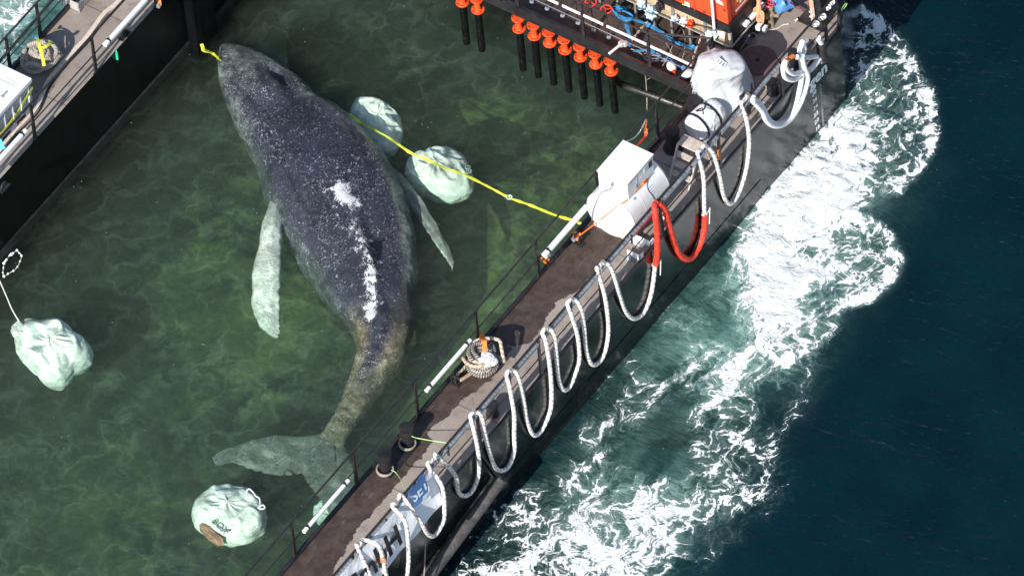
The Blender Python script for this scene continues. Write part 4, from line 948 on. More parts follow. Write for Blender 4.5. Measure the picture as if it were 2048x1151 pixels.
# ------------------------------------------------------------------ white rope hung in loops over the outer rail
RX = XO + .10
ROPE = [(745,1160),(741,1110),(740,1078),(745,1066),(751,1068),(759,1093),(773,1151),(783,1178),(798,1186),(811,1165),(816,1135),(817,1105),(811,1044),(808,998),(812.4,983),(819,984),(830.7,1007),(840,1041),(853.6,1065),(867,1071),(879.5,1056),(888.7,1029),(884,971),(879.5,922),(887,902),(893,900),(898,907),(910,949),(919,983),(931.4,992),(946.6,983),(958.8,952.5),(957,907),(946.6,855),(948,830),(955,823),(962,829),(969,862),(981.7,905.5),(991.8,933),(1004.5,942),(1019.6,933),(1031,903),(1031,870),(1028,825.8),(1018.9,772.6),(1020.5,750.7),(1028,740),(1035,748),(1047,797.6),(1056.4,841.4),(1069,869.6),(1083,865),(1097,838.3),(1105,808),(1101.8,747.6),(1092.4,685),(1092.4,663),(1101,656),(1107,666),(1112.7,707),(1119,753.9),(1128.3,778.9),(1140.8,775.8),(1153.3,747.6),(1161.2,716.3),(1154.9,669.4),(1142.4,628.8),(1142.4,606.9),(1151,597.5),(1158,607),(1167.4,644.4),(1175,700.7),(1186,728.9),(1203.4,722.6),(1216,691),(1219,647.6),(1209.6,591),(1203,550),(1206,533),(1214,527),(1221,533),(1231,560.8),(1239,588),(1253.4,622.5),(1269,638),(1286,631),(1300.3,605),(1309,566),(1313,530),(1314,500),(1312.7,459),(1309.5,427),(1317,409),(1327,416),(1337.7,452.6),(1350,487),(1362.7,511),(1381.5,518),(1400,493),(1409.6,459),(1411,427.6),(1409.6,396),(1406.5,349.4),(1403.3,312),(1409,296),(1417.4,293),(1427,308),(1439.3,352.6),(1450,393),(1462.8,408.9),(1478.4,390),(1494,343),(1498.7,287),(1493,240),(1490,215),(1494,200),(1503,191)]
rp_ = [PX(a, c, RX + (.20 if a < 905 else 0)) for a, c in ROPE]
for p in rp_:
    if p.z > DZ + .98: p.z = DZ + 1.075; p.x = XO + .01
    elif p.z < DZ and p.x < RX + .1: p.x = max(HW + .06, RX - (DZ - p.z) * .12)
rope = thing('hanging_rope', (HW, 0, DZ), 'long white rope hung in loops over the outer rail', 'rope')
rs = smooth_path(rp_, 6)
ybn = PX(866, 940, RX).y
for p in rs:
    pass
for p in rs: p.x += .004 * mnoise.noise(p * 3)
b = MB(); b.tube(rs, .042, 12); b.build('rope', M['rope_white'], rope, True)
i0, i1 = ROPE.index((1313, 530)), ROPE.index((1411, 427.6))
seg = smooth_path(rp_[i0:i1 + 1], 14); b = MB()
rr = [.060 + .016 * mnoise.noise(Vector((i * .55, 0, 0))) + .01 * mnoise.noise(Vector((i * 1.6, 3, 0))) for i in range(len(seg))]
seg = [p + Vector((.012, .012 * mnoise.noise(Vector((i * .6, 9, 0))), 0)) for i, p in enumerate(seg)]
b.tube(seg, rr, 14); b.build('red_sleeve', M['strap_red'], rope, True)
for q, dz in ((i0, -.2), (i1, .12)):
    p = rp_[q]; b = MB(); b.tube([p + Vector((.05 * math.cos(a), .06 * math.sin(a) , .01 * math.sin(3 * a))) for a in np.linspace(0, 12.5, 30)], .014, 6)
    b.tube([p + Vector((.06, .05, .02)), p + Vector((.07, .10, .1)), p + Vector((.08, .06, -.05)), p + Vector((.07, .04, -.30))], .01, 6); b.build('lashing', M['cord'], rope, True)
for q in ((745,1066),(812.4,983),(893,900),(955,823),(1028,740),(1101,656),(1151,597.5),(1214,527),(1417.4,293),(1503,191)):
    p = rp_[ROPE.index(q)]; b = MB()
    for o_ in (-.02, .02): b.tube([Vector((XO, p.y + o_, DZ + 1.05)) + Vector((.055 * math.cos(a) + .01, 0, .07 * math.sin(a) + .02)) for a in np.linspace(0, 6.28, 12)], .006, 5)
    b.build('tie', M['twine'], rope)
p = rp_[ROPE.index((759,1093))] + Vector((.05, 0, -.42)); b = MB(); b.tube([p + Vector((.05 * math.cos(a), .05 * math.sin(a), .02 * math.sin(3 * a) + .012 * a)) for a in np.linspace(0, 12.5, 24)], .01, 5); b.build('orange_tie', M['strap_orange'], rope)
# thick white hoses at the bow
hz = thing('bow_hose', (HW, 9, DZ), 'thick white hoses looped over the rail at the bow', 'hose')
def hose(pts, r=.052, dx=0.):
    P_ = [PX(a, c, RX + dx + (q[0] if q else 0)) for a, c, *q in pts]; b = MB(); b.tube(smooth_path(P_, 8), r, 14); b.build('hose', M['hose_white'], hz, True)
hose([(1506,195),(1516,205),(1526,216),(1534,234),(1546,246),(1562,247),(1577,236),(1590,212),(1600,177),(1604,146),(1601,115),(1600,98),(1606,86),(1613,81)])
hose([(1505,201),(1524,222),(1532,240),(1546,251),(1564,250),(1581,238),(1598,212),(1609,184),(1615,160),(1614,146),(1608,132),(1604,112)], .052, .05)
hose([(1636,76),(1642,86),(1646.7,97),(1644,110),(1635.7,121.7),(1624,136),(1616,142)], .055, .02)
hose([(1593,114),(1606,115),(1620,115),(1634,113)], .048, .02)
hose([(1575,118),(1567,130),(1567,146),(1572,156),(1586,160),(1600,154)], .05)
hose([(1569,130),(1576,142),(1588,148),(1601,145)], .05, .03)
hose([(1604,112),(1609,98),(1604,84)], .05)
b = MB(); q = [PX(a, c, RX + .06) for a, c in ((1572,120),(1580,117),(1588,110))]; b.ribbon(q, .09, .01); b.build('orange_wrap', M['strap_orange'], hz)

# ------------------------------------------------------------------ banner on the outer rail
bx_ = XO + .05
ya_ = PX(862, 930, bx_).y; top, bot = DZ + .99, DZ + .16
nb_ = 60; yl = ya_ - 5.2
b = MB(); rows = []
for i in range(nb_ + 1):
    y = ya_ + (yl - ya_) * i / nb_; col_ = []
    for j in range(9):
        z = top + (bot - top) * j / 8; x = bx_ + .02 + .20 * j / 8 + .012 * math.sin(y * 5 + j * .5) * j / 8 + .014 * mnoise.noise(Vector((y * 2.2, z * 2.6, 0))) * (j / 8 + .2)
        col_.append((x, y + (.03 * math.sin(j * .6) if i == 0 else 0), z))
    rows.append(col_)
b.grid(rows); o_ = len(b.v); b.grid([[(q[0] - .004, q[1], q[2]) for q in r] for r in rows], flip=True)
ban = b.build('banner', M['banner'], None, True); tag(ban, 'long white printed banner tied along the outer rail', 'banner')
def ban_text(txt, px, py, size, mt, bold=.02, z=None, al='CENTER'):
    c = PX(px, py, bx_ + .05)
    if z: c.z = z
    return text_mesh(txt, size, 'banner_print', mt, ban, c, (0, 1, 0), (0, 0, 1), .002, bold, al)
cH = PX(774.5, 1053.7, bx_ + .05)
t_ = text_mesh('GmbH', .66, 'banner_print', M['text_black'], ban, (bx_ + .178, cH.y + .22, DZ + .57), (0, 1, 0), (-.235, 0, 1), .002, .018, 'RIGHT')
b = MB(); p = PX(838, 982, bx_ + .165); k = [(-.24,-.20),(-.20,.10),(-.27,.12),(-.25,.22),(.05,.20),(.10,.26),(.24,.24),(.22,.10),(.26,.05),(.22,-.20),(.05,-.17),(.0,-.24)]
b.v = [(p.x - .235 * c_, p.y + a, p.z + c_) for a, c_ in k]; b.v += [(p.x + .002, v[1], v[2]) for v in b.v]; n_ = len(k); b.f = [tuple(range(n_, 2 * n_)), tuple(range(n_ - 1, -1, -1))]; b.mi = [0, 0]
b.build('blue_logo', M['blue_print'], ban)
text_mesh('SET', .31, 'logo_print', M['text_white'], ban, (p.x + .012, p.y + .03, p.z + .0), (0, 1, 0), (-.235, 0, 1), .002, .006)
c = PX(852, 948, bx_ + .09); b = MB(); b.tube([c + Vector((0, .06 * math.cos(a), .09 * math.sin(a))) for a in np.linspace(0, 6.28, 20)], .004, 4); b.tube([c + Vector((0, .03 * math.sin(a * 2), .05 * math.sin(a))) for a in np.linspace(0, 6.28, 20)], .004, 4); b.build('small_emblem', M['text_grey'], ban)

# ------------------------------------------------------------------ tubes clamped beside the inner rails
def tube_lamp(pa, pb, plane, label, r=.042):
    A_, B_ = plane(*pa), plane(*pb); zz = (A_.z + B_.z) / 2; A_.z = B_.z = zz; d = (B_ - A_).normalized()
    o = thing('white_tube', A_, label, 'tube', 'white tubes clamped beside the inner rails')
    b = MB(); b.tube([A_, A_ + d * .005, B_ - d * .005, B_], [r * .8, r, r, r * .8], 18); b.build('tube', M['white_plastic'], o, True)
    for q in (A_ + d * .13, B_ - d * .13):
        b = MB(); b.tube([q - d * .015, q + d * .015], r * 1.15, 18); b.obox(q + Vector((0, 0, r * 1.15)), (.03, .05, .02)); b.build('clamp', M['rubber'], o, True)
    return o
PXi = lambda a, c: PX(a, c, .075); PXl = lambda a, c: PX(a, c, -W + .06)
tube_lamp((607, 1063), (697, 960), PXi, 'lowest white tube, beside the inner rail at the bottom of the pool')
tube_lamp((852, 782), (941, 679), PXi, 'white tube beside the rope coil topped with white cloth')
tube_lamp((1088, 512), (1182, 402), PXi, 'white tube half hidden behind the white fuel tank', .06)
tube_lamp((209, 92), (300, -12), PXl, 'white tube on the left deck edge below the dark rope coil', .05)
tube_lamp((-30, 347), (52, 264), PXl, 'white tube on the left deck edge beside the white box', .05)
PZt = lambda a, c: PZ(a, c, DZ + .5)
tube_lamp((1489, 51), (1527, 8), PZt, 'short white tube beside the orange rope on the bow deck', .055)

# ------------------------------------------------------------------ fuel tank
ax0 = PZ(1222, 430, 2.68); tx_, tz_ = ax0.x, 2.68; R_ = .545; ty0 = ax0.y; ty1 = ty0 + 1.16
def hit(px, py, off=.012):
    d = ray(px, py); o = CAM; best = None; r = R_ + off
    a = d.x ** 2 + d.z ** 2; bb = 2 * ((o.x - tx_) * d.x + (o.z - tz_) * d.z); c_ = (o.x - tx_) ** 2 + (o.z - tz_) ** 2 - r * r
    D_ = bb * bb - 4 * a * c_
    if D_ > 0:
        p = o + d * ((-bb - math.sqrt(D_)) / (2 * a))
        if p.y >= ty0: best = p
    if best is None:
        sy = .16 + off; A_ = d.x ** 2 + d.z ** 2 + (d.y * r / sy) ** 2; B_ = 2 * ((o.x - tx_) * d.x + (o.z - tz_) * d.z + (o.y - ty0) * d.y * (r / sy) ** 2); C_ = (o.x - tx_) ** 2 + (o.z - tz_) ** 2 + ((o.y - ty0) * r / sy) ** 2 - r * r
        D_ = B_ * B_ - 4 * A_ * C_
        if D_ > 0: best = o + d * ((-B_ - math.sqrt(D_)) / (2 * A_))
    return best if best is not None else PX(px, py, tx_ + R_ * .9)
tank = thing('fuel_tank', (tx_, (ty0 + ty1) / 2, DZ), 'white cylindrical fuel tank with a square cabinet on top', 'tank')
b = MB(); RM = Matrix(((1, 0, 0), (0, 0, 1), (0, -1, 0)))
prof = [(R_ * math.sin(a), -.16 * math.cos(a)) for a in np.linspace(.05, math.pi / 2, 9)] + [(R_ + .004, 0), (R_ + .004, .01), (R_, .012)]
L_ = ty1 - ty0; prof += [(R_, L_ - .012), (R_ + .004, L_ - .01)] + [(R_ * math.sin(a), L_ - .16 * math.cos(a)) for a in np.linspace(math.pi / 2, math.pi - .05, 9)]
b.lathe(prof, (tx_, ty0, tz_), 64, Matrix(((1, 0, 0), (0, 0, 1), (0, 1, 0))).transposed() if False else Matrix(((1, 0, 0), (0, 0, 1), (0, 1, 0))))
b.f = [f_[::-1] for f_ in b.f]; b.build('tank_body', M['white'], tank, True)
cx0, cx1 = tx_ - .345, tx_ + .325; q = PZ(1248.6, 365, 3.60); cy0 = q.y; cy1 = cy0 + .86
b = MB(); b.bx(cx0, cx1, cy0, cy1, 2.95, 3.575); cab = b.build('cabinet', M['white'], tank, bevel=.006)
b = MB(); b.bx(cx0 - .015, cx1 + .015, cy0 - .02, cy1 + .02, 3.577, 3.605); b.build('cabinet_lid', M['white'], tank, bevel=.004)
b = MB(); b.bx(cx1, cx1 + .004, cy0 + .55, cy0 + .68, 3.36, 3.50); b.build('white_label', M['white_plastic'], cab)
b = MB(); b.bx(cx1, cx1 + .004, cy0 + .71, cy0 + .82, 3.34, 3.50); b.build('black_label', M['text_black'], cab)
b = MB(); b.bx(cx1, cx1 + .004, cy0 + .40, cy0 + .48, 3.34, 3.37); b.build('white_label', M['white_plastic'], cab)
for k in range(4):
    b = MB(); b.bx(cx1 + .004, cx1 + .007, cy0 + .57, cy0 + .66, 3.385 + .03 * k, 3.395 + .03 * k); b.build('label_line', M['text_grey'], cab)
def on_tank(u, y, w_, h_, m_, nm):   # label wrapped on the shell; u = angle from the top towards starboard
    b = MB(); n_ = 6; R2 = R_ + .004; b.grid([[(tx_ + R2 * math.sin(u + (i / n_ - .5) * h_ / R2), y + (j - .5) * w_, tz_ + R2 * math.cos(u + (i / n_ - .5) * h_ / R2)) for j in (0, 1)] for i in range(n_ + 1)]); return b.build(nm, m_, tank, True)
on_tank(1.0, ty0 + .72, .2, .26, M['white_plastic'], 'shell_label'); on_tank(1.35, ty0 + .70, .14, .12, M['white_plastic'], 'shell_label')
for k in range(4): on_tank(.9 + .09 * k, ty0 + .72, .15, .012, M['text_grey'], 'label_line')
on_tank(.75, ty0 + .30, .07, .05, M['text_grey'], 'stencil')
b = MB(); p0 = Vector((cx0 + .33, cy0 - .01, 3.42)); b.lathe([(.04, 0), (.04, .01), (.02, .02)], p0, 14, RM); b.tube([p0, p0 + Vector((0, -.06, .02)), p0 + Vector((.03, -.07, -.03))], .012, 6); b.build('fitting', M['galv'], tank, True)
b = MB(); P_ = [p0 + Vector((0, -.05, 0)), p0 + Vector((-.03, -.13, -.12))]
for a in np.linspace(.25, 1.9, 9): P_.append(Vector((tx_ - .16 - .03 * a, ty0 + .10 - .27 * min(1, a / 1.2), tz_ + (R_ + .02) * math.cos(a) - .02)))
b.tube(smooth_path([p0 + Vector((0, -.03, 0)), p0 + Vector((-.02, -.08, -.1))] + [hit(q_[0], q_[1], .02) for q_ in ((1203, 385), (1195, 398), (1189, 412), (1185, 427), (1184, 440))], 6), .013, 8); b.build('breather_hose', M['cable'], tank, True)
b = MB(); b.tube(smooth_path([hit(*q_) for q_ in ((1308, 345), (1299, 355), (1294, 368), (1296, 380), (1303, 390), (1309, 400), (1313, 406))], 6), .009, 6); b.build('cord', M['cable'], tank, True)
for y in (ty0 + .15, ty1 - .2):
    b = MB(); b.bx(tx_ - .42, tx_ + .42, y - .05, y + .05, DZ, tz_ - R_ + .12); b.bx(tx_ - .5, tx_ + .62, y - .07, y + .07, DZ, DZ + .06); b.build('saddle', M['white'], tank, bevel=.004)
for k in range(7):
    y = cy0 + .06 + .125 * k
    for z_ in (3.545, 3.0): b = MB(); b.cyl((cx1, y, z_), (cx1 + .006, y, z_), .008, n=6); b.build('rivet', M['galv'], cab)
b = MB(); b.bx(cx1, cx1 + .006, cy0 + .30, cy0 + .304, 2.98, 3.56); b.bx(cx1 + .0, cx1 + .012, cy0 + .26, cy0 + .285, 3.2, 3.32); b.build('door_edge', M['galv'], cab)
for y in (ty0 + .40, ty0 + .80):
    b = MB(); n_ = 40; b.tube([Vector((tx_ + (R_ + .001) * math.sin(a), y, tz_ + (R_ + .001) * math.cos(a))) for a in np.linspace(-2.6, 2.6, n_)], .004, 5); b.build('weld_seam', M['white'], tank, True)
# ratchet straps round the tank
def wrap(y, sl): 
    return [Vector((tx_ + (R_ + .008) * math.sin(a), y + sl * a, tz_ + (R_ + .008) * math.cos(a))) for a in np.linspace(-1.2, 1.5, 16)]
rt = thing('ratchet_strap', PZ(1150, 474, DZ), 'orange ratchet strap holding down the near end of the fuel tank', 'strap', 'orange ratchet straps on the fuel tank')
b = MB(); P_ = [PZ(1156, 474, DZ + .16), PZ(1172, 461, DZ + .3)] + [hit(*q_) for q_ in ((1192, 446), (1204, 437), (1220, 424), (1236, 412), (1252, 402), (1262, 393), (1275, 381), (1288, 367), (1298, 354), (1304, 338))]
b.ribbon(smooth_path(P_, 5), .036, .004, (.3, .6, -.7)); b.build('webbing', M['strap_orange'], rt, True)
b = MB(); c = PZ(1154, 474, DZ + .14); b.obox(c, (.08, .13, .05), Matrix.Rotation(.6, 3, 'Z')); b.obox(c + Vector((-.03, -.09, .0)), (.05, .1, .04), Matrix.Rotation(1.1, 3, 'Z')); b.cyl(c + Vector((-.06, 0, .02)), c + Vector((.06, .02, .02)), .02, n=8); b.build('ratchet', M['galv'], rt, bevel=.005)
b = MB()
for k in range(5): b.ribbon([c + Vector((.02 * k - .06, .03, .03)), c + Vector((.03 * k - .09, .07 * math.sin(k * 2), .07)), c + Vector((.04 * k - .1, .1 * math.cos(k * 2.3), .02))], .03, .004)
b.build('loose_end', M['strap_orange'], rt)
r2 = thing('ratchet_strap', PX(1087, 515, -.03), 'long orange ratchet strap running from the inner rail post to the tank', 'strap', 'orange ratchet straps on the fuel tank')
b = MB(); b.ribbon(smooth_path([PX(1090, 514, -.02), PX(1125, 468, -.01), PX(1178, 412, .02), PX(1196, 392, .1)], 6), .036, .004, (1, 0, -.6)); b.build('webbing', M['strap_orange'], r2, True)
b = MB(); c = PX(1091, 516, -.02)
for k in range(6): b.ribbon([c + Vector((0, -.08 + .02 * k, .0)), c + Vector((.06 * math.sin(k * 2), -.05 + .06 * math.cos(k), .06)), c + Vector((.08 * math.cos(k * 2.2), .09 * math.sin(k * 1.7), -.02))], .035, .004)
b.build('loose_end', M['strap_orange'], r2); b = MB(); b.obox(c + Vector((.02, .06, .02)), (.06, .12, .05), Matrix.Rotation(-.4, 3, 'X')); b.build('ratchet', M['galv'], r2, bevel=.005)
b = MB(); c = PZ(1305, 352, 2.95) ; c = hit(1284, 362, .03)
for k in range(4): b.ribbon([c, c + Vector((.05, .04 * math.sin(k * 2), .03)), c + Vector((.04, .08 * math.cos(k * 2.2), -.03 * k))], .03, .004)
b.build('loose_end', M['strap_orange'], rt)
r3 = thing('ratchet_strap', PX(1293, 262, 0), 'short red strap between the far post and the back of the tank', 'strap', 'orange ratchet straps on the fuel tank')
b = MB(); b.ribbon([PX(1293, 264, .02), PX(1291, 272, .03), PX(1274, 292, .1)], [.05, .05, .03], .005); b.build('webbing', M['strap_red'], r3)
b = MB(); c = PX(1292, 266, .02); b.tube([c + Vector((.03 * math.cos(a), .03 * math.sin(a), .01 * a)) for a in np.linspace(0, 10, 20)], .012, 6); b.build('knot', M['strap_orange'], r3, True)
# shackle bracket in front of the tank and the one by the rope coil
for px, py, lb in ((1158, 487, 'black deck bracket in front of the fuel tank'), (911, 767, 'black deck bracket beside the rope coil with the cloth'), (124, 206 - 146, None)):
    if lb is None: continue
    c = PZ(px, py, DZ); b = MB(); b.obox(c + Vector((0, 0, .012)), (.22, .12, .024)); b.obox(c + Vector((-.06, .02, .12)), (.03, .12, .24)); b.obox(c + Vector((.03, .02, .10)), (.03, .10, .2))
    b.cyl(c + Vector((-.10, .02, .18)), c + Vector((.08, .02, .18)), .02, n=10); b.bx(c.x - .06, c.x + .03, c.y, c.y + .04, DZ + .02, DZ + .1)
    b.build('deck_bracket', M['steel_black'], barge, bevel=.004)
for px, py in ((249, 72), (8, 376)):
    c = PZ(px, py, DZ); b = MB(); b.tube([c + Vector((0, .10 * math.cos(a), .14 * math.sin(a))) for a in np.linspace(0, math.pi, 10)], .022, 8); b.obox(c + Vector((0, 0, .01)), (.12, .28, .02)); b.build('deck_bracket', M['steel_black'], barge, True)
# pale L brackets outboard of the tank
for px, py, ln, lb in ((1287, 486, .34, 'white angle iron under the rail, nearer the tank'), (1268, 515, .30, 'white angle iron under the rail, farther aft'), (1272, 478, .2, None)):
    c = PZ(px, py, DZ)
    if lb is None: continue
    b = MB(); b.obox(c + Vector((0, 0, .07)), (ln, .02, .14)); b.obox(c + Vector((ln / 2 - .01, .05, .07)), (.02, .12, .14)); b.obox(c + Vector((0, .05, .012)), (ln, .1, .015))
    o = b.build('angle_iron', M['white'], None, bevel=.003); tag(o, lb, 'bracket', 'white angle irons on the deck edge')
c = PZ(1257, 519, DZ); b = MB(); b.lathe([(.05, 0), (.05, .05), (.035, .06), (.035, .10), (.02, .12)], c, 16); b.tube(smooth_path([c + Vector((0, 0, .1)), c + Vector((.03, .06, .2)), c + Vector((0, .12, .28)), c + Vector((-.05, .14, .2))], 5), .006, 6)
tag(b.build('deck_fitting', M['galv'], None, True), 'small grey pipe fitting on the deck between the angle irons', 'fitting')
# thin twigs of wire standing on the deck
# ------------------------------------------------------------------ step ladder
lc = PZ(1355, 290, DZ + .68); q = PZ(1393, 311, DZ + .68); wx = q.x - lc.x; hl = .70
sl = thing('step_ladder', (lc.x + wx / 2, lc.y, DZ), 'folding aluminium step ladder between the tank and the life raft canister', 'ladder')
b = MB(); b.bx(lc.x - .01, lc.x + wx + .01, lc.y, lc.y + .27, DZ + hl, DZ + hl + .03); b.build('platform', M['step_top'], sl, bevel=.005)
for sx_ in (0, wx):
    b = MB(); b.bar((lc.x + sx_, lc.y + .02, DZ + hl), (lc.x + sx_, lc.y - .36, DZ), .028, .06); b.build('leg', M['aluminium'], sl, bevel=.004)
    b = MB(); b.bar((lc.x + sx_, lc.y + .25, DZ + hl), (lc.x + sx_, lc.y + .42, DZ), .025, .04); b.build('leg', M['aluminium'], sl, bevel=.004)
for k in range(1, 4):
    f_ = k / 4; y = lc.y + .02 - .38 * f_; b = MB(); b.bx(lc.x + .012, lc.x + wx - .012, y - .06, y + .07, DZ + hl * (1 - f_), DZ + hl * (1 - f_) + .022); b.build('step', M['step_top'], sl, bevel=.004)
# ------------------------------------------------------------------ life raft canister
ca, cb = PZ(1392, 256, DZ + .34), PZ(1430, 222, DZ + .34); d = (cb - ca).normalized(); Rc = .285
raft = thing('liferaft_canister', (ca + cb) / 2 + Vector((0, 0, -.34)), 'white rounded liferaft canister with black straps next to the step ladder', 'canister')
prof = [(.02, -.13), (.14, -.125), (.21, -.10), (.26, -.04), (Rc, .05)]; Lc = (cb - ca).length
prof += [(Rc + .008, Lc * .5 - .02), (Rc + .008, Lc * .5 + .02)] + [(Rc, Lc - .05), (.26, Lc + .04), (.21, Lc + .10), (.14, Lc + .125), (.02, Lc + .13)]
xq = d.cross(Vector((0, 0, 1))).normalized(); RMc = Matrix((xq, Vector((0, 0, 1)), d)).transposed()
b = MB(); b.lathe(prof, ca, 40, RMc); b.f = [f_[::-1] for f_ in b.f] if RMc.determinant() < 0 else b.f; b.build('shell', M['vinyl'], raft, True, sub=1)
for q_ in (.08, .72):
    c = ca + d * (Lc * q_); b = MB(); b.ribbon([c + (xq * math.cos(a) + Vector((0, 0, 1)) * math.sin(a)) * (Rc + .012) for a in np.linspace(0, 6.283, 40)], .045, .006, d); b.build('strap', M['black_cloth'], raft, True)
b = MB(); c = ca + d * (Lc * .45) + Vector((0, 0, Rc)); b.tube(smooth_path([c + xq * -.12 + d * .2, c + xq * -.05 + d * .1 + Vector((0, 0, .02)), c + d * -.02 + Vector((0, 0, .03)), c + xq * -.1 + d * -.1, c + xq * -.06 + d * .02, c + xq * .06 + d * -.08], 6), .012, 6); b.build('cord', M['black_cloth'], raft, True)
b = MB(); b.obox((ca + cb) / 2 + Vector((0, 0, -.30)), (.5, .5, .05), Matrix.Rotation(math.atan2(d.y, d.x) - math.pi / 2, 3, 'Z')); b.build('cradle', M['galv'], raft)
# ------------------------------------------------------------------ tarpaulin over a winch
def tarp():
    base = [(1388,190),(1397,207),(1420,222),(1447,234),(1475,228),(1500,196),(1503,170),(1497,150),(1480,132),(1450,150),(1410,160),(1392,175)]
    bp = [PZ(a, c, DZ + .05) for a, c in base]; ctr = sum(bp, Vector()) / len(bp)
    topc = PZ(1440, 124, DZ + 1.0); n = 96; m_ = 40; rows = []
    ang = sorted([(math.atan2(p.y - ctr.y, p.x - ctr.x), (p - ctr).length) for p in bp]); A_ = [a for a, r in ang]; Rr = [r for a, r in ang]
    A3 = [a - 2 * math.pi for a in A_] + A_ + [a + 2 * math.pi for a in A_]; R3 = Rr * 3
    for i in range(m_ + 1):
        v = i / m_; row = []
        for j in range(n):
            th = -math.pi + 2 * math.pi * j / n; r0 = float(np.interp(th, A3, R3)); r1 = .40 + .05 * math.cos(2 * th)
            if v < .72:
                u = v / .72; r = r0 * (1 - u) + r1 * u; r *= 1 + .10 * math.sin(math.pi * u); z = DZ + .03 + 1.0 * u; c = ctr.lerp(Vector((topc.x, topc.y, 0)), u)
                r *= 1 + .06 * (1 - u * .6) * (math.sin(th * 7 + 1.5 * math.sin(u * 4)) * .6 + math.sin(th * 4.2 + 2))
            else:
                u = (v - .72) / .28; r = r1 * (1 - u) * (1 - .0 * u); z = DZ + 1.03 + .10 * math.sin(u * 1.5) ; c = Vector((topc.x, topc.y, 0))
            p = Vector((c.x + r * math.cos(th), c.y + r * math.sin(th), z))
            q = .6 * mnoise.noise(p * 1.7 + Vector((4, 0, 0))) + .5 * (1 - 3 * abs(mnoise.noise(p * 1.3 + Vector((9, 0, 0))))) ; k = -abs(mnoise.noise(Vector((p.x * 3 + p.z, p.y * 3, p.z * 1.2)) + Vector((0, 7, 0))))
            p += Vector((math.cos(th), math.sin(th), .35)) * (.13 * q + .12 * k) * (1 if v > .02 else .3)
            row.append(p)
        rows.append(row)
    b = MB(); b.grid(rows, closed=True); b.f.append(tuple(range(n - 1, -1, -1))); b.mi.append(0)
    o = b.build('tarpaulin_cover', M['tarp'], None, True, angle=math.radians(60)); tag(o, 'big creased pale grey tarpaulin covering a winch on the bow deck', 'tarpaulin'); ROOTLOC[o.name] = o.location.copy()
    b = MB(); b.tube([Vector((p_.x, p_.y, DZ + .05)) + (p_ - ctr).normalized() * .03 for p_ in smooth_path(bp + [bp[0]], 5)], .012, 6); b.build('lashing', M['cord'], o, True)
    c = PZ(1441, 126, DZ + 1.17); b = MB(); b.obox(c, (.20, .16, .006), Matrix.Rotation(.35, 3, 'Y')); lb = b.build('sewn_label', M['white_plastic'], o)
    b = MB()
    for k_ in range(3): b.obox(c + Vector((-.06 + .06 * k_, 0, .006 - .018 * (k_ - 1))), (.035, .09, .004))
    b.obox(c + Vector((-.095, 0, .042)), (.006, .15, .006)); b.build('label_print', M['text_grey'], o)
tarp()
# ------------------------------------------------------------------ coils of mooring rope
def coil(px, py, R, H, m_, root, name='coil', r=.034, turns=13, seed=1, tilt=0.):
    c = PZ(px, py, DZ); rnd = random.Random(seed); pts = []; N_ = turns * 28
    off = [(rnd.uniform(-.05, .05), rnd.uniform(-.05, .05), rnd.uniform(0, 6.28), rnd.uniform(.02, .09)) for _ in range(turns + 1)]
    for i in range(N_):
        u = i / N_; th = 2 * math.pi * turns * u; k = int(turns * u)
        rr = R * (.98 - .62 * ((k * 7) % 6) / 6) + .03 * math.sin(th * .37 + k) + .012 * rnd.uniform(-1, 1) * 0; z = r + H * ((k * 3) % turns) / turns + .04 * math.sin(th * .5 + k * 2)
        e = 1 + .14 * math.cos(2 * th + k * .6)
        oo = off[k]; taper = 1 - .18 * (z - r) / max(H, .1)
        pts.append(c + Vector((oo[0] + rr * taper * e * math.cos(th), oo[1] + rr * taper * math.sin(th), z + tilt * math.sin(th) + oo[3] * (.5 + .5 * math.sin(th + oo[2])))))
    out = []
    for i in range(len(pts)):
        a = max(0, i - 7); bb = min(len(pts), i + 8); out.append(sum(pts[a:bb], Vector()) / (bb - a))
    b = MB(); b.tube(out, r, 9); return b.build(name, m_, root, True), c
rc = thing('rope_coil', PZ(968, 735, DZ), 'coil of dark braided mooring rope topped with a white cloth', 'rope coil')
_, cc = coil(968, 738, .44, .46, M['rope_dark'], rc, 'coiled_rope', .040, 19, 3)
coil(967, 741, .40, .44, M['rope_grey'], rc, 'coiled_rope', .038, 11, 8, .03)
b = MB(); P_ = [PZ(*q) for q in ((940,692,2.39),(950,682,2.49),(975,676,2.51),(998,680,2.55),(1003,696,2.49),(1006,712,2.39),(1009,722,2.24))]; b.tube(smooth_path(P_, 8), .036, 10); b.build('rope_end', M['rope_cream'], rc, True)
b = MB(); P_ = [PZ(*q) for q in ((926,716,2.39),(935,727,2.44),(950,732,2.49),(965,730,2.51),(972,722,2.49))]; b.tube(smooth_path(P_, 8), .034, 10)
P_ = [PZ(*q) for q in ((936,706,2.44),(942,718,2.49),(955,724,2.51),(968,724,2.49))]; b.tube(smooth_path(P_, 8), .034, 10); b.build('rope_loop', M['rope_cream'], rc, True)
b = MB(); c = PZ(974, 716, 2.50); rows = []
for i in range(13):
    v = i / 12; row = []
    for j in range(28):
        th = 2 * math.pi * j / 28; r = .19 * v ** .8 * (1 + .1 * math.sin(3 * th + 1) + .06 * math.sin(5 * th)); row.append(c + Vector((r * math.cos(th), r * math.sin(th), .09 * (1 - v ** 2) - .05 * v ** 4 + .015 * math.sin(th * 4 + v * 6))))
    rows.append(row)
b.grid(rows, closed=True); wc = b.build('white_cloth', M['cloth_white'], None, True); tag(wc, 'crumpled white cloth lying on the rope coil', 'cloth')
b = MB()
for k in range(4): b.ribbon(smooth_path([PX(958 + 2 * k, 668, -.02), PZ(962 + 3 * k, 678, 2.72), PZ(966 + 2 * k, 690, 2.68), PZ(965 + 3 * k, 702, 2.62)], 5), .03, .005)
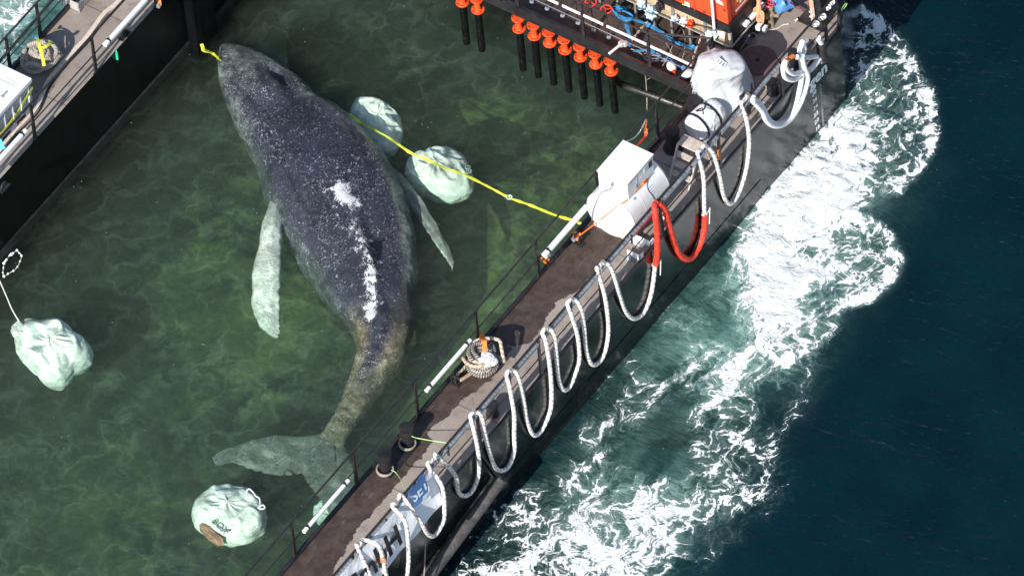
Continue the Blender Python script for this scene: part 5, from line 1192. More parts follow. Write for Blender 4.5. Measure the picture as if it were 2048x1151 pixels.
tag(b.build('orange_tie', M['strap_orange'], rc), None)
b = MB(); P_ = [PZ(*q) for q in ((934,728,DZ+.05),(926,738,DZ+.05),(917,746,DZ+.06),(912,756,DZ+.1))]; b.tube(smooth_path(P_, 6), .03, 9); b.build('rope_tail', M['rope_cream'], rc, True)
b = MB(); P_ = [PZ(*q) for q in ((948,742,DZ+.05),(935,751,DZ+.045),(920,760,DZ+.045))]; b.tube(P_, .035, 9); tag(b.build('timber_handle', M['timber'], None, True), 'short pale timber batten lying beside the rope coil', 'batten')
lcoil = thing('rope_coil', PZ(83, 122, DZ), 'coil of old grey mooring rope tied with yellow webbing on the left deck', 'rope coil')
coil(83, 126, .42, .36, M['rope_grey'], lcoil, 'coiled_rope', .048, 18, 5)
b = MB(); P_ = [PZ(*q) for q in ((50,100,2.39),(45,116,2.34),(47,132,2.24),(60,143,2.14),(78,142,2.14),(86,134,2.24))]; b.tube(smooth_path(P_, 8), .045, 10)
P_ = [PZ(*q) for q in ((52,130,2.34),(65,127,2.39),(85,132,2.34),(105,128,2.29),(118,112,2.29))]; b.tube(smooth_path(P_, 8), .045, 10)
P_ = [PZ(*q) for q in ((55,92,2.41),(75,84,2.47),(98,84,2.45),(112,98,2.39),(110,112,2.34),(100,118,2.34))]; b.tube(smooth_path(P_, 8), .045, 10); b.build('rope_loop', M['rope_grey'], lcoil, True)
b = MB(); b.ribbon(smooth_path([PZ(74,76,2.55), PZ(77,85,2.66), PZ(80,96,2.64), PZ(83,108,2.6), PZ(86,120,2.58), PZ(88,132,2.5)], 5), .06, .006)
b.ribbon(smooth_path([PZ(80,96,2.66), PZ(90,94,2.7), PZ(100,87,2.66), PZ(103,84,2.6)], 5), .07, .006); b.build('webbing', M['strap_yellow'], lcoil, True)
b = MB(); b.obox(PZ(73, 75, 2.55), (.06, .06, .03)); b.build('blue_tag', M['strap_blue'], lcoil)

# ------------------------------------------------------------------ left deck: white pallet box, canvas hose, crate
q = PZ(64, 156, 2.92); e1 = PZ(0, 230, 2.92)
xb1, yb1 = q.x, q.y; xb0, yb0 = xb1 - 1.02, yb1 - 1.30
box = thing('pallet_box', ((xb0 + xb1) / 2, (yb0 + yb1) / 2, DZ), 'big white lidded pallet box with a yellow strap on the left deck', 'box')
b = MB(); b.bx(xb0 + .03, xb1 - .03, yb0 + .03, yb1 - .03, DZ + .16, 2.82); body = b.build('box_body', M['grey_plastic'], box, bevel=.015)
b = MB(); b.bx(xb0, xb1, yb0, yb1, 2.80, 2.92); lid = b.build('lid', M['white_plastic'], box, bevel=.02)
b = MB(); b.bx(xb0 + .15, xb1 - .15, yb0 + .15, yb1 - .35, 2.92, 2.935); b.bx(xb1 - .40, xb1 - .2, yb1 - .28, yb1 - .25, 2.92, 2.93); b.build('lid_panel', M['white_plastic'], lid, bevel=.006)
b = MB(); b.obox((xb1 - .2, yb1 - .62, 2.945), (.04, .14, .02)); b.obox((xb1 - .2, yb1 - .70, 2.945), (.07, .03, .02)); b.build('latch', M['text_grey'], lid)
for k in range(5):
    b = MB(); y = yb0 + .12 + k * .26; b.bx(xb1 - .035, xb1 - .008, y, y + .03, DZ + .2, 2.78); b.build('rib', M['grey_plastic'], body)
for k in range(3):
    b = MB(); y = yb0 + .08 + k * .48; b.bx(xb0 + .05, xb1 - .04, y, y + .18, DZ, DZ + .17); b.build('foot', M['grey_plastic'], box, bevel=.01)
b = MB(); b.ribbon(smooth_path([Vector((xb1 + .003, yb1 - .02, 2.66)), Vector((xb1 + .02, yb1 - .3, 2.60)), Vector((xb1 + .03, yb1 - .6, 2.50)), Vector((xb1 + .02, yb1 - 1.0, 2.42)), Vector((xb1 + .01, yb0, 2.40))], 8), .07, .006, (0, 0, 1)); tag(b.build('yellow_strap', M['strap_yellow'], None, True), 'yellow strap pulled round the white pallet box', 'strap')
for k in range(3):
    b = MB(); c = Vector((xb1 + .02, yb1 - .2 - .25 * k, 2.55)); b.tube([c, c + Vector((.02, .01, .05)), c + Vector((.03, -.03, .02)), c + Vector((.02, -.02, -.08))], .008, 6); b.build('cord', M['cord'], box)
b = MB(); P_ = [PZ(*q) for q in ((-10,290,2.4),(0,275,2.5),(6,284,2.4),(10,296,2.3),(0,298,2.25),(-10,300,2.25))]; b.v = [tuple(p) for p in P_] + [tuple(p - Vector((0, 0, .02))) for p in P_]; n_ = len(P_); b.f = [tuple(range(n_)), tuple(range(2 * n_ - 1, n_ - 1, -1))] + [(i, i + n_, (i + 1) % n_ + n_, (i + 1) % n_) for i in range(n_)]; b.mi = [0] * (n_ + 2)
tag(b.build('cyan_sheet', M['cyan'], None), 'corner of a bright cyan sheet below the white box', 'sheet')
hp = [(262,-25),(240,0),(228,12),(214,22),(203,34),(188,55),(172,76),(150,100),(132,119),(112,142),(98,160),(88,180),(78,205),(66,224),(40,250),(24,268),(6,292),(-14,318)]
b = MB(); P_ = smooth_path([PZ(a, c, DZ + .03) for a, c in hp], 5); b.ribbon(P_, .085, .035); tag(b.build('canvas_hose', M['hose_beige'], None, True), 'flat beige canvas hose laid along the left deck', 'hose')
b = MB(); P_ = smooth_path([PZ(a + 6, c + 6, DZ + .02) for a, c in hp[3:]], 5); b.ribbon(P_, .03, .02); tag(b.build('cable', M['rubber'], None, True), 'black cable lying along the beige hose', 'cable')
# crate
c0 = PZ(159, 25, DZ); cr = thing('metal_crate', c0, 'small perforated metal crate on the left deck beyond the rope coil', 'crate')
def perf_mat():
    m, t, out = NT('perforated_metal'); v = VORO(t, POS(t), 17, 'F1', .0).outputs['Distance']; c = MIX(t, RAMP(t, v, .28, .34), (.10, .09, .09), (.55, .52, .5)); PBSDF(t, out, c, .5, .3); return m
M['perf'] = perf_mat(); xa, ya2, xb_, yb2 = c0.x - .38, c0.y, c0.x, c0.y + .45
for (u0, u1, v0, v1) in ((xa, xb_, ya2, ya2 + .012), (xa, xb_, yb2 - .012, yb2), (xb_ - .012, xb_, ya2, yb2), (xa, xa + .012, ya2, yb2)):
    b = MB(); b.bx(u0, u1, v0 + .001, v1 - .001, DZ + .01, DZ + .24); b.build('side', M['perf'], cr)
b = MB(); b.bx(xa + .01, xb_ - .01, ya2 + .01, yb2 - .01, DZ + .01, DZ + .03); b.build('bottom', M['perf'], cr)
for k, (fx, fy) in enumerate(((xa, ya2), (xb_, ya2), (xb_, yb2), (xa, yb2))):
    b = MB(); b.bx(fx - .015, fx + .015, fy - .015, fy + .015, DZ, DZ + .26); b.build('corner_post', M['galv'], cr)
b = MB(); c = c0 + Vector((-.1, .2, .1)); b.tube(smooth_path([c, c + Vector((-.1, .1, .1)), c + Vector((-.2, .0, .12)), c + Vector((-.05, -.08, .1))], 6), .018, 8); tag(b.build('cord', M['cord'], None, True), 'bundle of pale cord lying in the metal crate', 'cord')
c = PZ(149, 12, DZ + .02); b = MB(); b.bx(c.x - .42, c.x - .22, c.y + .05, c.y + .35, DZ, DZ + .12)
tag(b.build('mesh_box', M['perf'], None, bevel=.01), 'rusty mesh box tucked beside the metal crate', 'box')
b = MB(); c = PZ(232, 104, DZ - .02); c.x = -W + .03; b.tube([c + Vector((0, 0, .05)), c + Vector((0, 0, -.02)), c + Vector((0, 0, -.2))], [.008, .022, .026], 10); tag(b.build('signal_light', M['green_glow'], None, True), 'small green stick light hanging below the left deck edge', 'light stick')
b = MB(); c = PX(317, 5, -W + .02); b.ribbon([c + Vector((-.1, .1, .2)), c + Vector((.02, .0, .06)), c + Vector((.06, -.05, -.02))], .07, .01); og = b.build('orange_rag', M['strap_orange'], None); tag(og, 'orange rag tied at the left deck edge', 'rag')
b = MB(); b.lathe([(.055, -.015), (.055, .015), (.02, .02)], PX(316, 12, -W + .05), 18, RM); tag(b.build('pulley', M['galv'], None, True), 'small round metal pulley below the orange rag', 'pulley')
# pale rope net hanging down beyond the ladder
b = MB(); 
for k in range(7):
    z = 1.0 - k * .2; A_ = PY(444 + 1.2 * k, 3 + 13 * k * .7, 7.0); B_ = A_ + Vector((.30, 0, -.04)); b.tube([A_, B_], .018, 6); b.tube([A_, A_ + Vector((.12, 0, -.2)), B_ + Vector((0, 0, -.1))], .014, 6)
tag(b.build('rope_ladder', M['rope_cream'], None, True), 'pale rope ladder hanging into the pool near its far left corner', 'rope ladder')
# ------------------------------------------------------------------ cords between bollards and rail
for a, c_, lb in (((795, 948), (812, 979), 'lime cord from the nearer pair bollard to the rail'), ((833, 875), (914, 888), 'lime cord from the farther bollard across the deck')):
    A_ = PZ(*a, DZ + .35); B_ = PX(*c_, XO - .02); b = MB(); b.tube(smooth_path([PZ(a[0] - 12, a[1] - 9, DZ + .33), A_, B_], 4), .008, 6); tag(b.build('lime_rope', M['green_line'], None, True), lb, 'cord', 'lime cords tied to the bollards')
for px, py in ((770, 938), (815, 886)):
    c = PZ(px, py, DZ + .09); b = MB()
    b.tube([c + Vector((.155 * math.cos(a), .155 * math.sin(a), .03 * math.sin(a * .5))) for a in np.linspace(0, 12.5, 40)], .016, 6)
    tag(b.build('twine', M['twine'], None, True), 'twine wound round the foot of the %s bollard of the pair' % ('nearer' if px < 800 else 'farther'), 'twine', 'twine round the bollards')
# thin rope down the outer side at the fender
b = MB(); b.tube([PX(857, 1008, HW + .12), PX(852, 1060, HW + .14), PX(848, 1160, HW + .32)], .013, 6); tag(b.build('fender_line', M['twine'], None, True), 'thin rope hanging down the hull to the timber fender', 'rope')
# chain across the gap
ch = smooth_path([PX(1291, 240, 0), PX(1282, 260, 0), PX(1268, 276, 0), PX(1253, 283, 0)], 9); f = MB()
for i in range(0, len(ch) - 1):
    p0, p1 = ch[i], ch[i + 1]; mdp = (p0 + p1) / 2; d = (p1 - p0).normalized(); s_ = d.orthogonal().normalized() if i % 2 else d.cross(d.orthogonal()).normalized()
    f.tube([mdp + d * .026 * math.cos(a) + s_ * .012 * math.sin(a) for a in np.linspace(0, 6.28, 9)], .005, 5)
tag(f.build('chain', M['chain'], None), 'short galvanised chain closing the gap in the inner rail', 'chain')
b = MB(); b.tube([PX(1291, 256, -.0), PX(1293, 240, 0.0)], .02, 8); b.build('rail_sleeve', M['orange'], barge)
b = MB(); b.tube([PX(1438, 318, XO + .03), PX(1437, 302, XO + .03)], [.03, .035], 10); tag(b.build('orange_tie', M['strap_orange'], None, True), 'orange lashing on an outer rail post beside the step ladder', 'lashing')
# ------------------------------------------------------------------ bow: red enclosure on its frame
C = PZ(1463, 94, 2.30)
enc = thing('machinery_enclosure', (C.x - 1.5, C.y, 2.30), 'orange red machinery enclosure standing on a steel frame over the walkway', 'enclosure')
X1 = C.x; X0 = C.x - 3.6; YF = C.y
b = MB(); b.bx(X0, X1, YF, YF + 1.8, 2.66, 2.87); b.build('base_beam', M['galv_dull'] if 'galv_dull' in M else M['rubber'], enc)
b = MB(); b.bx(X0, X1, YF + .012, YF + .03, 2.33, 2.66); b.build('timber_panel', M['timber'], enc)
b = MB(); b.bx(X0, X1 + .01, YF - .03, YF + .0, 2.29, 2.325); b.bx(X1 - .02, X1 + .02, YF - .03, YF + .02, 2.29, 2.68); b.bx(X1 + .0, X1 + .02, YF + .02, YF + 1.8, 2.29, 2.33); b.build('edge_angle', M['edge'] if 'edge' in M else M['aluminium'], enc)
b = MB(); b.bx(X0, X1 - .02, YF + .05, YF + 1.8, 2.31, 2.64); b.build('frame_bed', M['steel_black'], enc)
for k in range(9):
    x = X1 - .18 - .42 * k; b = MB(); b.bx(x, x + .05, YF + .02, YF + .07, 1.77, 2.30); b.build('leg', M['galv_grey'], enc)
for k in range(4):
    x = X1 - .62 - .75 * k; b = MB(); b.bx(x, x + .07, YF - .012, YF + .012, 2.32, 2.67); b.build('upright', M['galv_grey'], enc)
b = MB(); b.bx(X1 - .40, X1 - .14, YF - .008, YF + .010, 2.44, 2.62); b.build('white_panel', M['white'], enc)
XR = X1 - .05
b = MB(); b.bx(X0, XR, YF + .02, YF + 1.75, 2.875, 4.4); body = b.build('enclosure_body', M['red_panel'], enc, bevel=.02)
for x in (XR - .26, XR - .52 - .24):
    b = MB(); b.bx(x, x + .008, YF + .014, YF + .02, 2.9, 4.38); b.build('panel_seam', M['dark_red'], body)
for px, py in ((1448, 22), (1408, 25)):
    q = PY(px, py, YF); b = MB(); b.lathe([(.028, 0), (.028, .012), (.012, .016)], Vector((q.x, YF + .02, q.z)), 12, Matrix(((1, 0, 0), (0, 0, -1), (0, 1, 0)))); b.build('lock', M['dark_red'], body, True)
def mark(x0, y0, x1, y1, m_, nm='white_mark'):
    a, c = PY(x0, y0, YF + .012), PY(x1, y1, YF + .012); b = MB(); b.bx(min(a.x, c.x), max(a.x, c.x), YF + .012, YF + .019, min(a.z, c.z), max(a.z, c.z)); return b.build(nm, m_, body)
mark(1369, 3, 1379, 15, M['white']); mark(1364, 8, 1370, 17, M['strap_yellow']); mark(1360, 10, 1364, 14, M['white'])
q0, q1 = PY(1378, 20, YF + .012), PY(1407, 33, YF + .012)
for k in range(8):
    f_ = k / 8; x = q0.x + (q1.x - q0.x) * f_; z = q0.z + (q1.z - q0.z) * f_; b = MB(); hgt = (.085, .06, .06, .085, .06, .07, .06, .06)[k]; w_ = (q1.x - q0.x) / 8
    b.bx(x, x + w_ * .3, YF + .012, YF + .019, z - .045, z - .045 + hgt + .03); b.bx(x + w_ * .3, x + w_ * .8, YF + .013, YF + .0188, z - .045 + (.0 if k % 2 else .05), z - .02 + (.0 if k % 2 else .05)); b.bx(x + w_ * .6, x + w_ * .82, YF + .0125, YF + .0185, z - .045, z - .045 + .08); b.build('white_mark', M['white'], body)
for k in range(3):
    a = PY(1430 + k, 0 + k * 3, YF); b = MB(); b.bx(a.x - .01, a.x + .16, YF + .012, YF + .019, a.z, a.z + .014); b.build('white_mark', M['white'], body)
for k, (dy, m_, w_, z0, z1) in enumerate(((.45, 'white', .6, 3.10, 3.16), (.30, 'white', .9, 2.98, 3.02), (.36, 'strap_yellow', .05, 3.2, 3.5), (.70, 'strap_yellow', .05, 3.0, 3.3))):
    b = MB(); b.bx(XR + .0, XR + .006, YF + dy, YF + dy + w_, z0, z1); b.build('side_mark', M[m_], body)
b = MB(); b.bx(XR, XR + .012, YF + .12, YF + .15, 2.9, 4.38); b.build('panel_seam', M['dark_red'], body)
pa = PY(1429, 62, YF - .06); b = MB(); b.tube([Vector((pa.x, YF - .06, 2.55)), Vector((pa.x, YF - .06, 4.2))], .03, 10); tag(b.build('white_pole', M['white'], None, True), 'upright white pole in front of the orange red enclosure', 'pole')
q = PZ(1466, 64, 2.02); b = MB(); b.bx(q.x - .03, q.x + .03, q.y - .02, q.y + .02, 2.0, 2.5); b.build('upright', M['galv_grey'], enc)
# clear sheets of plastic and a red bundle in the frame
for px, py, s_, lb, mm, nm in ((1350, 38, .10, 'blue clouded plastic bottle lying in the steel frame', 'clear', 'plastic_bottle'), (1367, 44, .10, 'clear plastic bag stuffed in the steel frame', 'hose_white', 'plastic_bag'), (1380, 49, .09, 'orange red bundle tucked into the steel frame', 'orange', 'cloth_bundle'), (1303, 24, .16, 'pale blue knotted sheet tied at the corner of the steel frame', 'pale_blue', 'knotted_sheet'), (1424, 68, .13, 'pale green knotted sheet tied at the gate bar', 'pale_green', 'knotted_sheet'), (1283, 8, .12, 'crumpled clear plastic sheet high on the steel frame', 'pale_blue', 'plastic_sheet'), (1318, 14, .11, 'black rag hanging on the steel frame', 'black_cloth', 'rag')):
    c = PY(px, py, YF - .08); b = MB(); rows = []
    for i in range(13):
        ph = math.pi * i / 12 - math.pi / 2; row = []
        for j in range(20):
            th = 2 * math.pi * j / 20; d = Vector((math.cos(ph) * math.cos(th), math.cos(ph) * math.sin(th), math.sin(ph) * 1.2)); r = s_ * (.75 + .5 * mnoise.fractal(d * 1.8 + Vector((px, 0, 0)), 1, 2, 3)); row.append(c + d * r)
        rows.append(row)
    b.grid(rows, closed=True); tag(b.build(nm, M[mm], None, True), lb, nm.replace('_', ' '))
# blue straps, chains and tools on the walkway
WZ = 1.79
strap('blue_strap', [PZ(*q) for q in ((1255,36,1.9),(1270,40,1.85),(1290,47,1.85),(1312,58,1.82),(1335,74,1.82),(1355,86,1.82),(1374,92,1.82),(1392,96,1.82))], .07, M['strap_blue'], 'blue webbing strap running under the steel frame legs', 'strap', 'blue straps on the walkway')
strap('blue_strap', [PZ(*q) for q in ((1312,108,WZ),(1328,116,WZ),(1344,124,WZ),(1358,132,WZ),(1375,140,WZ))], .085, M['strap_blue'], 'blue webbing strap lying beside the white float on the walkway', 'strap', 'blue straps on the walkway')
strap('blue_strap', [PZ(*q) for q in ((1266,102,1.85),(1280,102,1.87),(1296,100,1.87),(1310,104,1.82))], .065, M['strap_blue'], 'short blue strap running from the ratchet handle to the walkway post', 'strap', 'blue straps on the walkway')
strap('blue_strap', [PZ(*q) for q in ((1252,48,1.9),(1256,62,1.9),(1259,76,1.9),(1260,90,1.95))], .075, M['strap_blue'], 'blue strap dropping from the coiled bundle to the white ratchet handle', 'strap', 'blue straps on the walkway')
bb = MB()
for k in range(5):
    c = PZ(1240 + 3 * k, 22 + 4 * k, 1.95); bb.ribbon([c + Vector((.16 * math.cos(a + k), .11 * math.sin(a + k), .03 * math.sin(2 * a + k) + .02 * k)) for a in np.linspace(0, 5.2, 18)], .06, .006, (0, 0, 1))
tag(bb.build('blue_strap', M['strap_blue'], None), 'tangled bundle of blue webbing next to the red handwheels', 'strap', 'blue straps on the walkway')
rh = thing('ratchet_tool', PZ(1240, 96, 2.1), 'long white ratchet lever lying across the walkway edge', 'ratchet')
b = MB(); A_, B_ = PZ(1218, 108, 2.12), PZ(1243, 88, 2.12); b.bar(A_, B_, .05, .03); b.build('lever', M['white'], rh, bevel=.006)
b = MB(); b.lathe([(.06, 0), (.065, .02), (.065, .08), (.04, .10)], B_ - Vector((0, 0, .04)), 16); c = PZ(1250, 88, 2.12); b.lathe([(.05, 0), (.05, .09), (.02, .1)], c - Vector((0, 0, .04)), 16); b.obox((B_ + c) / 2, (.09, .16, .05), Matrix.Rotation(-.9, 3, 'Z')); b.build('ratchet_body', M['galv_light'], rh, True, bevel=.004)
b = MB(); b.tube([c + Vector((.02, 0, .02)), c + Vector((.06, .05, -.03)), c + Vector((.04, .10, -.12))], .03, 8); b.build('hook', M['strap_blue'], rh, True)
def chain(pts, m_, lb, r=.009, step=.045):
    P_ = smooth_path(pts, 30); f = MB(); last = P_[0]; i = 0
    for p in P_[1:]:
        if (p - last).length >= step:
            d = (p - last).normalized(); s_ = d.orthogonal().normalized(); s_ = s_ if i % 2 else d.cross(s_); md = (p + last) / 2
            f.tube([md + d * step * .72 * math.cos(a) + s_ * step * .36 * math.sin(a) for a in np.linspace(0, 6.28, 9)], r, 5); last = p; i += 1
    tag(f.build('chain', m_, None), lb, 'chain')
chain([PZ(1262, 82, 2.05), PZ(1280, 60, 2.15), PZ(1298, 40, 2.3)], M['galv_rust'], 'rusty chain from the white ratchet lever up to the frame corner')
chain([PZ(1384, 126, 1.85), PZ(1390, 105, 1.95), PZ(1400, 80, 2.2), PZ(1403, 68, 2.3)], M['galv_rust'], 'pale chain hanging near the grey tarpaulin')
for (u0, v0), (u1, v1), lb in (((1366, 60), (1370, 90), 'upper piece of grey cord under the steel frame'), ((1370, 90), (1364, 118), 'lower piece of grey cord by the corner of the tarpaulin'), ((1322, 82), (1327, 112), 'straight grey cord hanging just right of the gate post'), ((1331, 84), (1347, 120), 'slanting grey cord hanging above the white float'), ((1345, 92), (1320, 140), 'long grey cord trailing down to the coil of dark cable')):
    b = MB(); b.tube(smooth_path([PZ(u0, v0, 2.3), PZ((u0 + u1) / 2 + 2, (v0 + v1) / 2, 2.05), PZ(u1, v1, 1.8)], 6), .007, 5)
    tag(b.build('loose_cord', M['twine'], None, True), lb, 'cord', 'loose cords dangling from the walkway rail')
b = MB(); P_ = [PZ(*q) for q in ((1262,98,1.85),(1275,103,1.84),(1285,112,1.83),(1290,130,1.6),(1291,150,1.0),(1293,175,.5),(1294,200,.1),(1294,220,.0))]; b.tube(smooth_path(P_, 6), .012, 6); b.tube(smooth_path([PZ(1292,160,.8), PZ(1300,156,.8), PZ(1304,150,.9)], 4), .008, 5)
tag(b.build('hanging_line', M['twine'], None, True), 'frayed line hanging from the walkway edge into the water', 'line')
b = MB()
for k in range(5): c = PZ(1300 + 4 * k, 110 + 4 * k, 1.80); b.tube([c + Vector((.17 * math.cos(a), .12 * math.sin(a + .4 * k), .012 * k)) for a in np.linspace(0, 6.28, 22)], .008, 5)
tag(b.build('cable_coil', M['cable'], None, True), 'loose coil of dark cable on the walkway beside the post', 'cable')
for px, py, sc_, lb in ((1343, 134, .09, 'white float with a red end lying at the walkway edge'), (1375, 148, .085, 'second white float under the diagonal rail by the tarpaulin')):
    c = PZ(px, py, 1.9); t_ = thing('float', c, lb, 'float', 'white floats at the walkway edge'); ax_ = Vector((.6, -.5, .1)).normalized() if px < 1360 else Vector((.3, .7, 0)).normalized()
    b = MB(); b.tube([c - ax_ * .13, c - ax_ * .10, c - ax_ * .04, c + ax_ * .05, c + ax_ * .10, c + ax_ * .13], [.02, sc_ * .8, sc_, sc_, sc_ * .75, .02], 16); b.build('body', M['white_plastic'], t_, True, angle=math.pi)
    b = MB(); b.tube([c + ax_ * .12, c + ax_ * .19], [.035, .03], 10); b.build('end_fitting', M['orange'] if px < 1360 else M['galv_light'], t_, True)
    b = MB(); b.tube([c + ax_ * .18, c + ax_ * .3 + Vector((0, 0, -.03))], .01, 6); b.build('cord', M['twine'], t_)
# ------------------------------------------------------------------ bow deck fittings
gv = thing('gate_valve', PZ(1543, 52, DZ), 'bronze gate valve with a red handwheel on the bow deck', 'valve')
c = PZ(1543, 50, DZ); b = MB(); b.lathe([(.07, 0), (.06, .03), (.05, .22), (.06, .24), (.09, .28), (.09, .36), (.055, .40), (.05, .46), (.07, .47), (.07, .50), (.03, .52)], c, 20); b.build('valve_body', M['brass'], gv, True)
d_ = Vector((-.35, -.45, 0)).normalized(); b = MB(); b.tube([c + Vector((0, 0, .30)), c + d_ * .12 + Vector((0, 0, .30))], [.05, .07], 14); b.tube([c + Vector((0, 0, .3)), c + Vector((.16, .02, .32)), c + Vector((.17, .02, .40))], .035, 10); b.build('outlet', M['brass'], gv, True)
top = c + Vector((0, 0, .60)); b = MB(); b.tube([top + Vector((.085 * math.cos(a), .085 * math.sin(a), 0)) for a in np.linspace(0, 6.283, 25)], .014, 8, cap=False)
for k in range(4): u = k * math.pi / 2; b.tube([top, top + Vector((.085 * math.cos(u), .085 * math.sin(u), 0))], .009, 6)
b.build('handwheel', M['red_wheel'], gv, True); b = MB(); b.cyl(c + Vector((0, 0, .5)), top, .012, n=8); b.build('spindle', M['galv'], gv)
q = PZ(1518, 30, 2.55); oc = MB()
for k in range(7):
    oc.tube([q + Vector((.02 * k - .06 + .05 * math.cos(a), .02 * math.sin(a * 2 + k), .0 + .17 * math.sin(a) - .03 * k * .2)) for a in np.linspace(0, 6.28, 20)], .016, 7)
oc.tube(smooth_path([q + Vector((0, 0, .1)), q + Vector((-.02, .06, .35)), q + Vector((.02, .1, .6)), q + Vector((0, .2, .9))], 6), [.05 + .012 * math.sin(i) for i in range(19)], 8)
tag(oc.build('orange_rope', M['orange_rope'], None, True), 'bundled orange rope hanging on a pole at the bow', 'rope')
b = MB(); c = PZ(1510, 42, 2.2); b.lathe([(.03, 0), (.035, .08), (.055, .12), (.055, .15), (.03, .16)], c, 14); tag(b.build('nozzle', M['olive'], None, True), 'small olive nozzle hanging below the orange rope', 'nozzle')
for px, py, lb in ((1518, 54, 'larger white tin on the shaded bow deck'), (1530, 58, 'smaller white tin on the shaded bow deck')):
    c = PZ(px, py, DZ + .12); b = MB(); b.obox(c, (.10 if px < 1525 else .07, .12, .12), Matrix.Rotation(.1, 3, 'Z')); tag(b.build('tin', M['white'], None, bevel=.01), lb, 'tin')
b = MB(); 
for k in range(5):
    c = PZ(1501 + .8 * k, 78 - 1.5 * k, DZ + .02 + .012 * k); R1 = .13 - .014 * k; b.tube([c + Vector((R1 * math.cos(a), R1 * 1.1 * math.sin(a), 0)) for a in np.linspace(0, 6.28, 26)], .007, 5)
tag(b.build('cable_coil', M['cable'], None, True), 'small coil of grey cable on the shaded bow deck', 'cable')
b = MB(); b.tube(smooth_path([PZ(1534, 60, DZ + .02), PZ(1552, 58, DZ + .02), PZ(1566, 50, DZ + .02), PZ(1578, 48, DZ + .02)], 6), .008, 5); b.tube([PZ(1590, 42, DZ + .05), PZ(1595, 38, DZ + .06)], .02, 6)
tag(b.build('thin_line', M['cord'], None, True), 'thin pale line lying across the bow deck', 'line')
b = MB(); b.bar(PZ(1481, 100, DZ + .05), PZ(1500, 70, DZ + .4), .014, .014); b.bar(PZ(1483, 62, 2.3), PZ(1497, 38, 2.5), .03, .03); tag(b.build('boat_hook', M['cable'], None), 'dark rods leaning beside the enclosure corner', 'rods')
b = MB(); b.bx(-.25, .15, 10.1, 10.5, DZ, DZ + .5); 
c = PZ(1560, 4, 2.5); rows = []; b = MB()
for i in range(13):
    ph = math.pi * i / 12 - math.pi / 2; row = []
    for j in range(24):
        th = 2 * math.pi * j / 24; d = Vector((math.cos(ph) * math.cos(th) * 1.3, math.cos(ph) * math.sin(th), math.sin(ph))); r = .2 * (.9 + .35 * mnoise.fractal(d * 1.5 + Vector((5, 0, 0)), 1, 2, 3)); row.append(c + d * r)
    rows.append(row)
b.grid(rows, closed=True); tag(b.build('blue_cover', M['blue_print'], None, True), 'blue cloth bundle at the top edge of the bow deck', 'cloth')
# mooring post with triangular gusset and ropes
mp = thing('mooring_post', PZ(1622, 52, DZ), 'dark mooring post with a triangular gusset and pale ropes near the bow', 'post')
c = PZ(1622, 54, DZ); b = MB(); b.bx(c.x - .02, c.x + .24, c.y + .04, c.y + .24, DZ, DZ + 1.2); b.build('post', M['steel_black'], mp, bevel=.01)
g = [PZ(1599, 48, DZ), PZ(1623, 48, DZ), ]; b = MB(); A_, B_ = Vector((c.x - .33, c.y + .05, DZ)), Vector((c.x, c.y + .05, DZ)); T_ = Vector((c.x, c.y + .05, DZ + .62)); n3 = Vector((0, .02, 0))
b.v = [A_, B_, T_, A_ + n3, B_ + n3, T_ + n3]; b.f = [(0, 1, 2), (5, 4, 3), (0, 3, 4, 1), (1, 4, 5, 2), (2, 5, 3, 0)]; b.mi = [0] * 5; b.bx(A_.x - .02, B_.x + .28, c.y - .01, c.y + .05, DZ, DZ + .03); b.build('gusset', M['steel_black'], mp)
for k in range(3):
    b = MB(); xk = c.x + .02 + .035 * k; b.tube(smooth_path([Vector((xk, c.y + .02, DZ + .12 - .02 * k)), Vector((xk + .01, c.y + .0, DZ + .45)), Vector((xk - .015, c.y + .01, DZ + .8)), Vector((xk - .02, c.y + .0, DZ + 1.25))], 6), .018, 7); b.build('rope', M['rope_cream'], mp, True)
b = MB(); b.tube([c + Vector((.03 * math.cos(a) + .04, .03 * math.sin(a) - .01, .25 + .022 * a)) for a in np.linspace(0, 12, 30)], .018, 6); b.build('knot', M['cord'], mp, True)
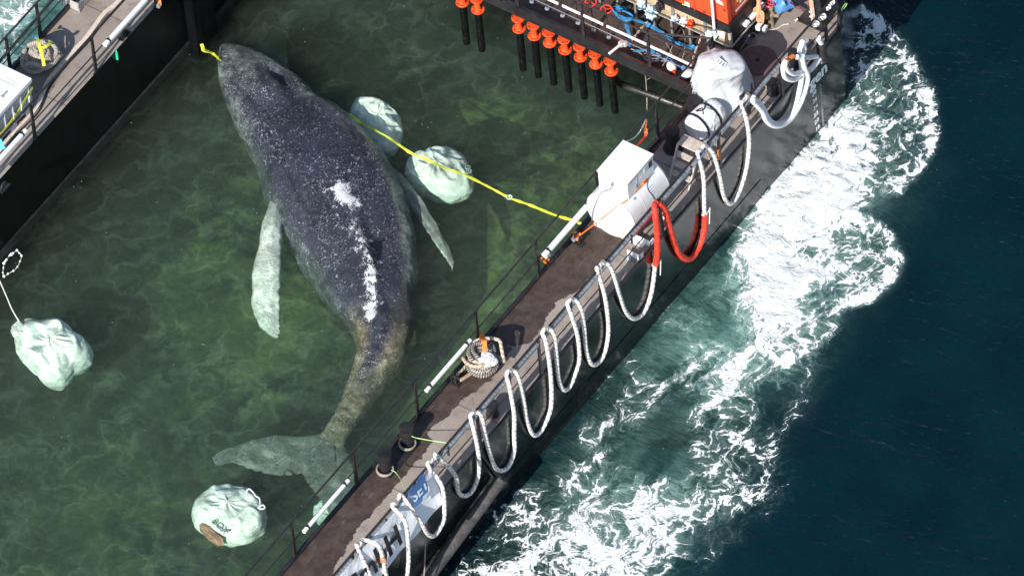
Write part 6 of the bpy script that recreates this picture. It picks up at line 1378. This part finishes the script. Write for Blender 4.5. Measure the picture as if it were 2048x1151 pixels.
for px, py, s_, lb in ((1645, 35, .055, 'white knot on the bow rail nearest the post'), (1632, 49, .05, 'white knot lashed under the bow rail'), (1655, 16, .05, 'white knot of cord above the bow post'), (1663, 6, .05, 'white looped cord at the very bow')):
    c = PX(px, py, XO + .02); b = MB(); b.tube([c + Vector((s_ * math.cos(a) * (1 - .02 * a), s_ * math.sin(a * 1.3), s_ * math.sin(a) * .9)) for a in np.linspace(0, 14, 44)], .016, 6); tag(b.build('knot', M['cord'], None, True), lb, 'knot', 'white knots on the bow rail')
b = MB(); c = PX(1688, 14, HW); b.tube([c + Vector((0, .10 * math.cos(a), .04 * math.sin(a))) for a in np.linspace(0, 6.28, 20)], .009, 6); tag(b.build('lime_loop', M['green_line'], None, True), 'small lime cord loop on the last bow post', 'cord')
b = MB(); A_ = PZ(1577, 0, 2.6); b.tube(smooth_path([A_, PZ(1600, 18, 2.3), PZ(1612, 28, 2.15)], 5), .009, 5); b.tube([PZ(1616, -5, 2.9), PZ(1617, 24, 2.2)], .012, 6); tag(b.build('red_line', M['red_wheel'], None, True), 'thin red line tied down beside the mooring post', 'line')
b = MB(); c = PZ(1600, 24, DZ); b.obox(c + Vector((-.05, .05, .05)), (.6, .03, .12), Matrix.Rotation(-.1, 3, 'Z')); b.build('deck_bar', M['timber_black'], barge)
# bulwark behind the last rail posts and small ledge bars
b = MB(); b.v = [(HW - .012, yb - .05, DZ), (xe - .012, ye, DZ), (xe - .012, ye, DZ + .55), (HW - .6, yb + .9, DZ + .55)]; b.v += [(v[0] - .03, v[1], v[2]) for v in b.v]; b.f = [(0, 1, 2, 3), (7, 6, 5, 4), (0, 4, 5, 1), (1, 5, 6, 2), (2, 6, 7, 3), (3, 7, 4, 0)]; b.mi = [0] * 6; b.build('bulwark', M['steel_black'], barge)
c = PX(1664, 36, XO - .1); b = MB(); b.obox(c + Vector((-.25, .15, -.05)), (.03, .30, .45), Matrix.Rotation(.5, 3, 'X')); b.build('fairlead_plate', M['steel_black'], barge, bevel=.02)
# wires sticking up and fallen bits on the deck
for px, py, dx, dy in ((1031, 727, -2, -20), (1142, 590, -3, -15), (1083, 568, -8, -14), (946, 810, -1, -16), (1188, 505, -9, -12)):
    a = PX(px, py, XO - .03); q = PX(px + dx, py + dy, XO - .08); b = MB(); b.tube([a, (a + q) / 2 + Vector((.01, 0, 0)), q], .004, 5); b.build('tie_end', M['rubber'], rail_o)
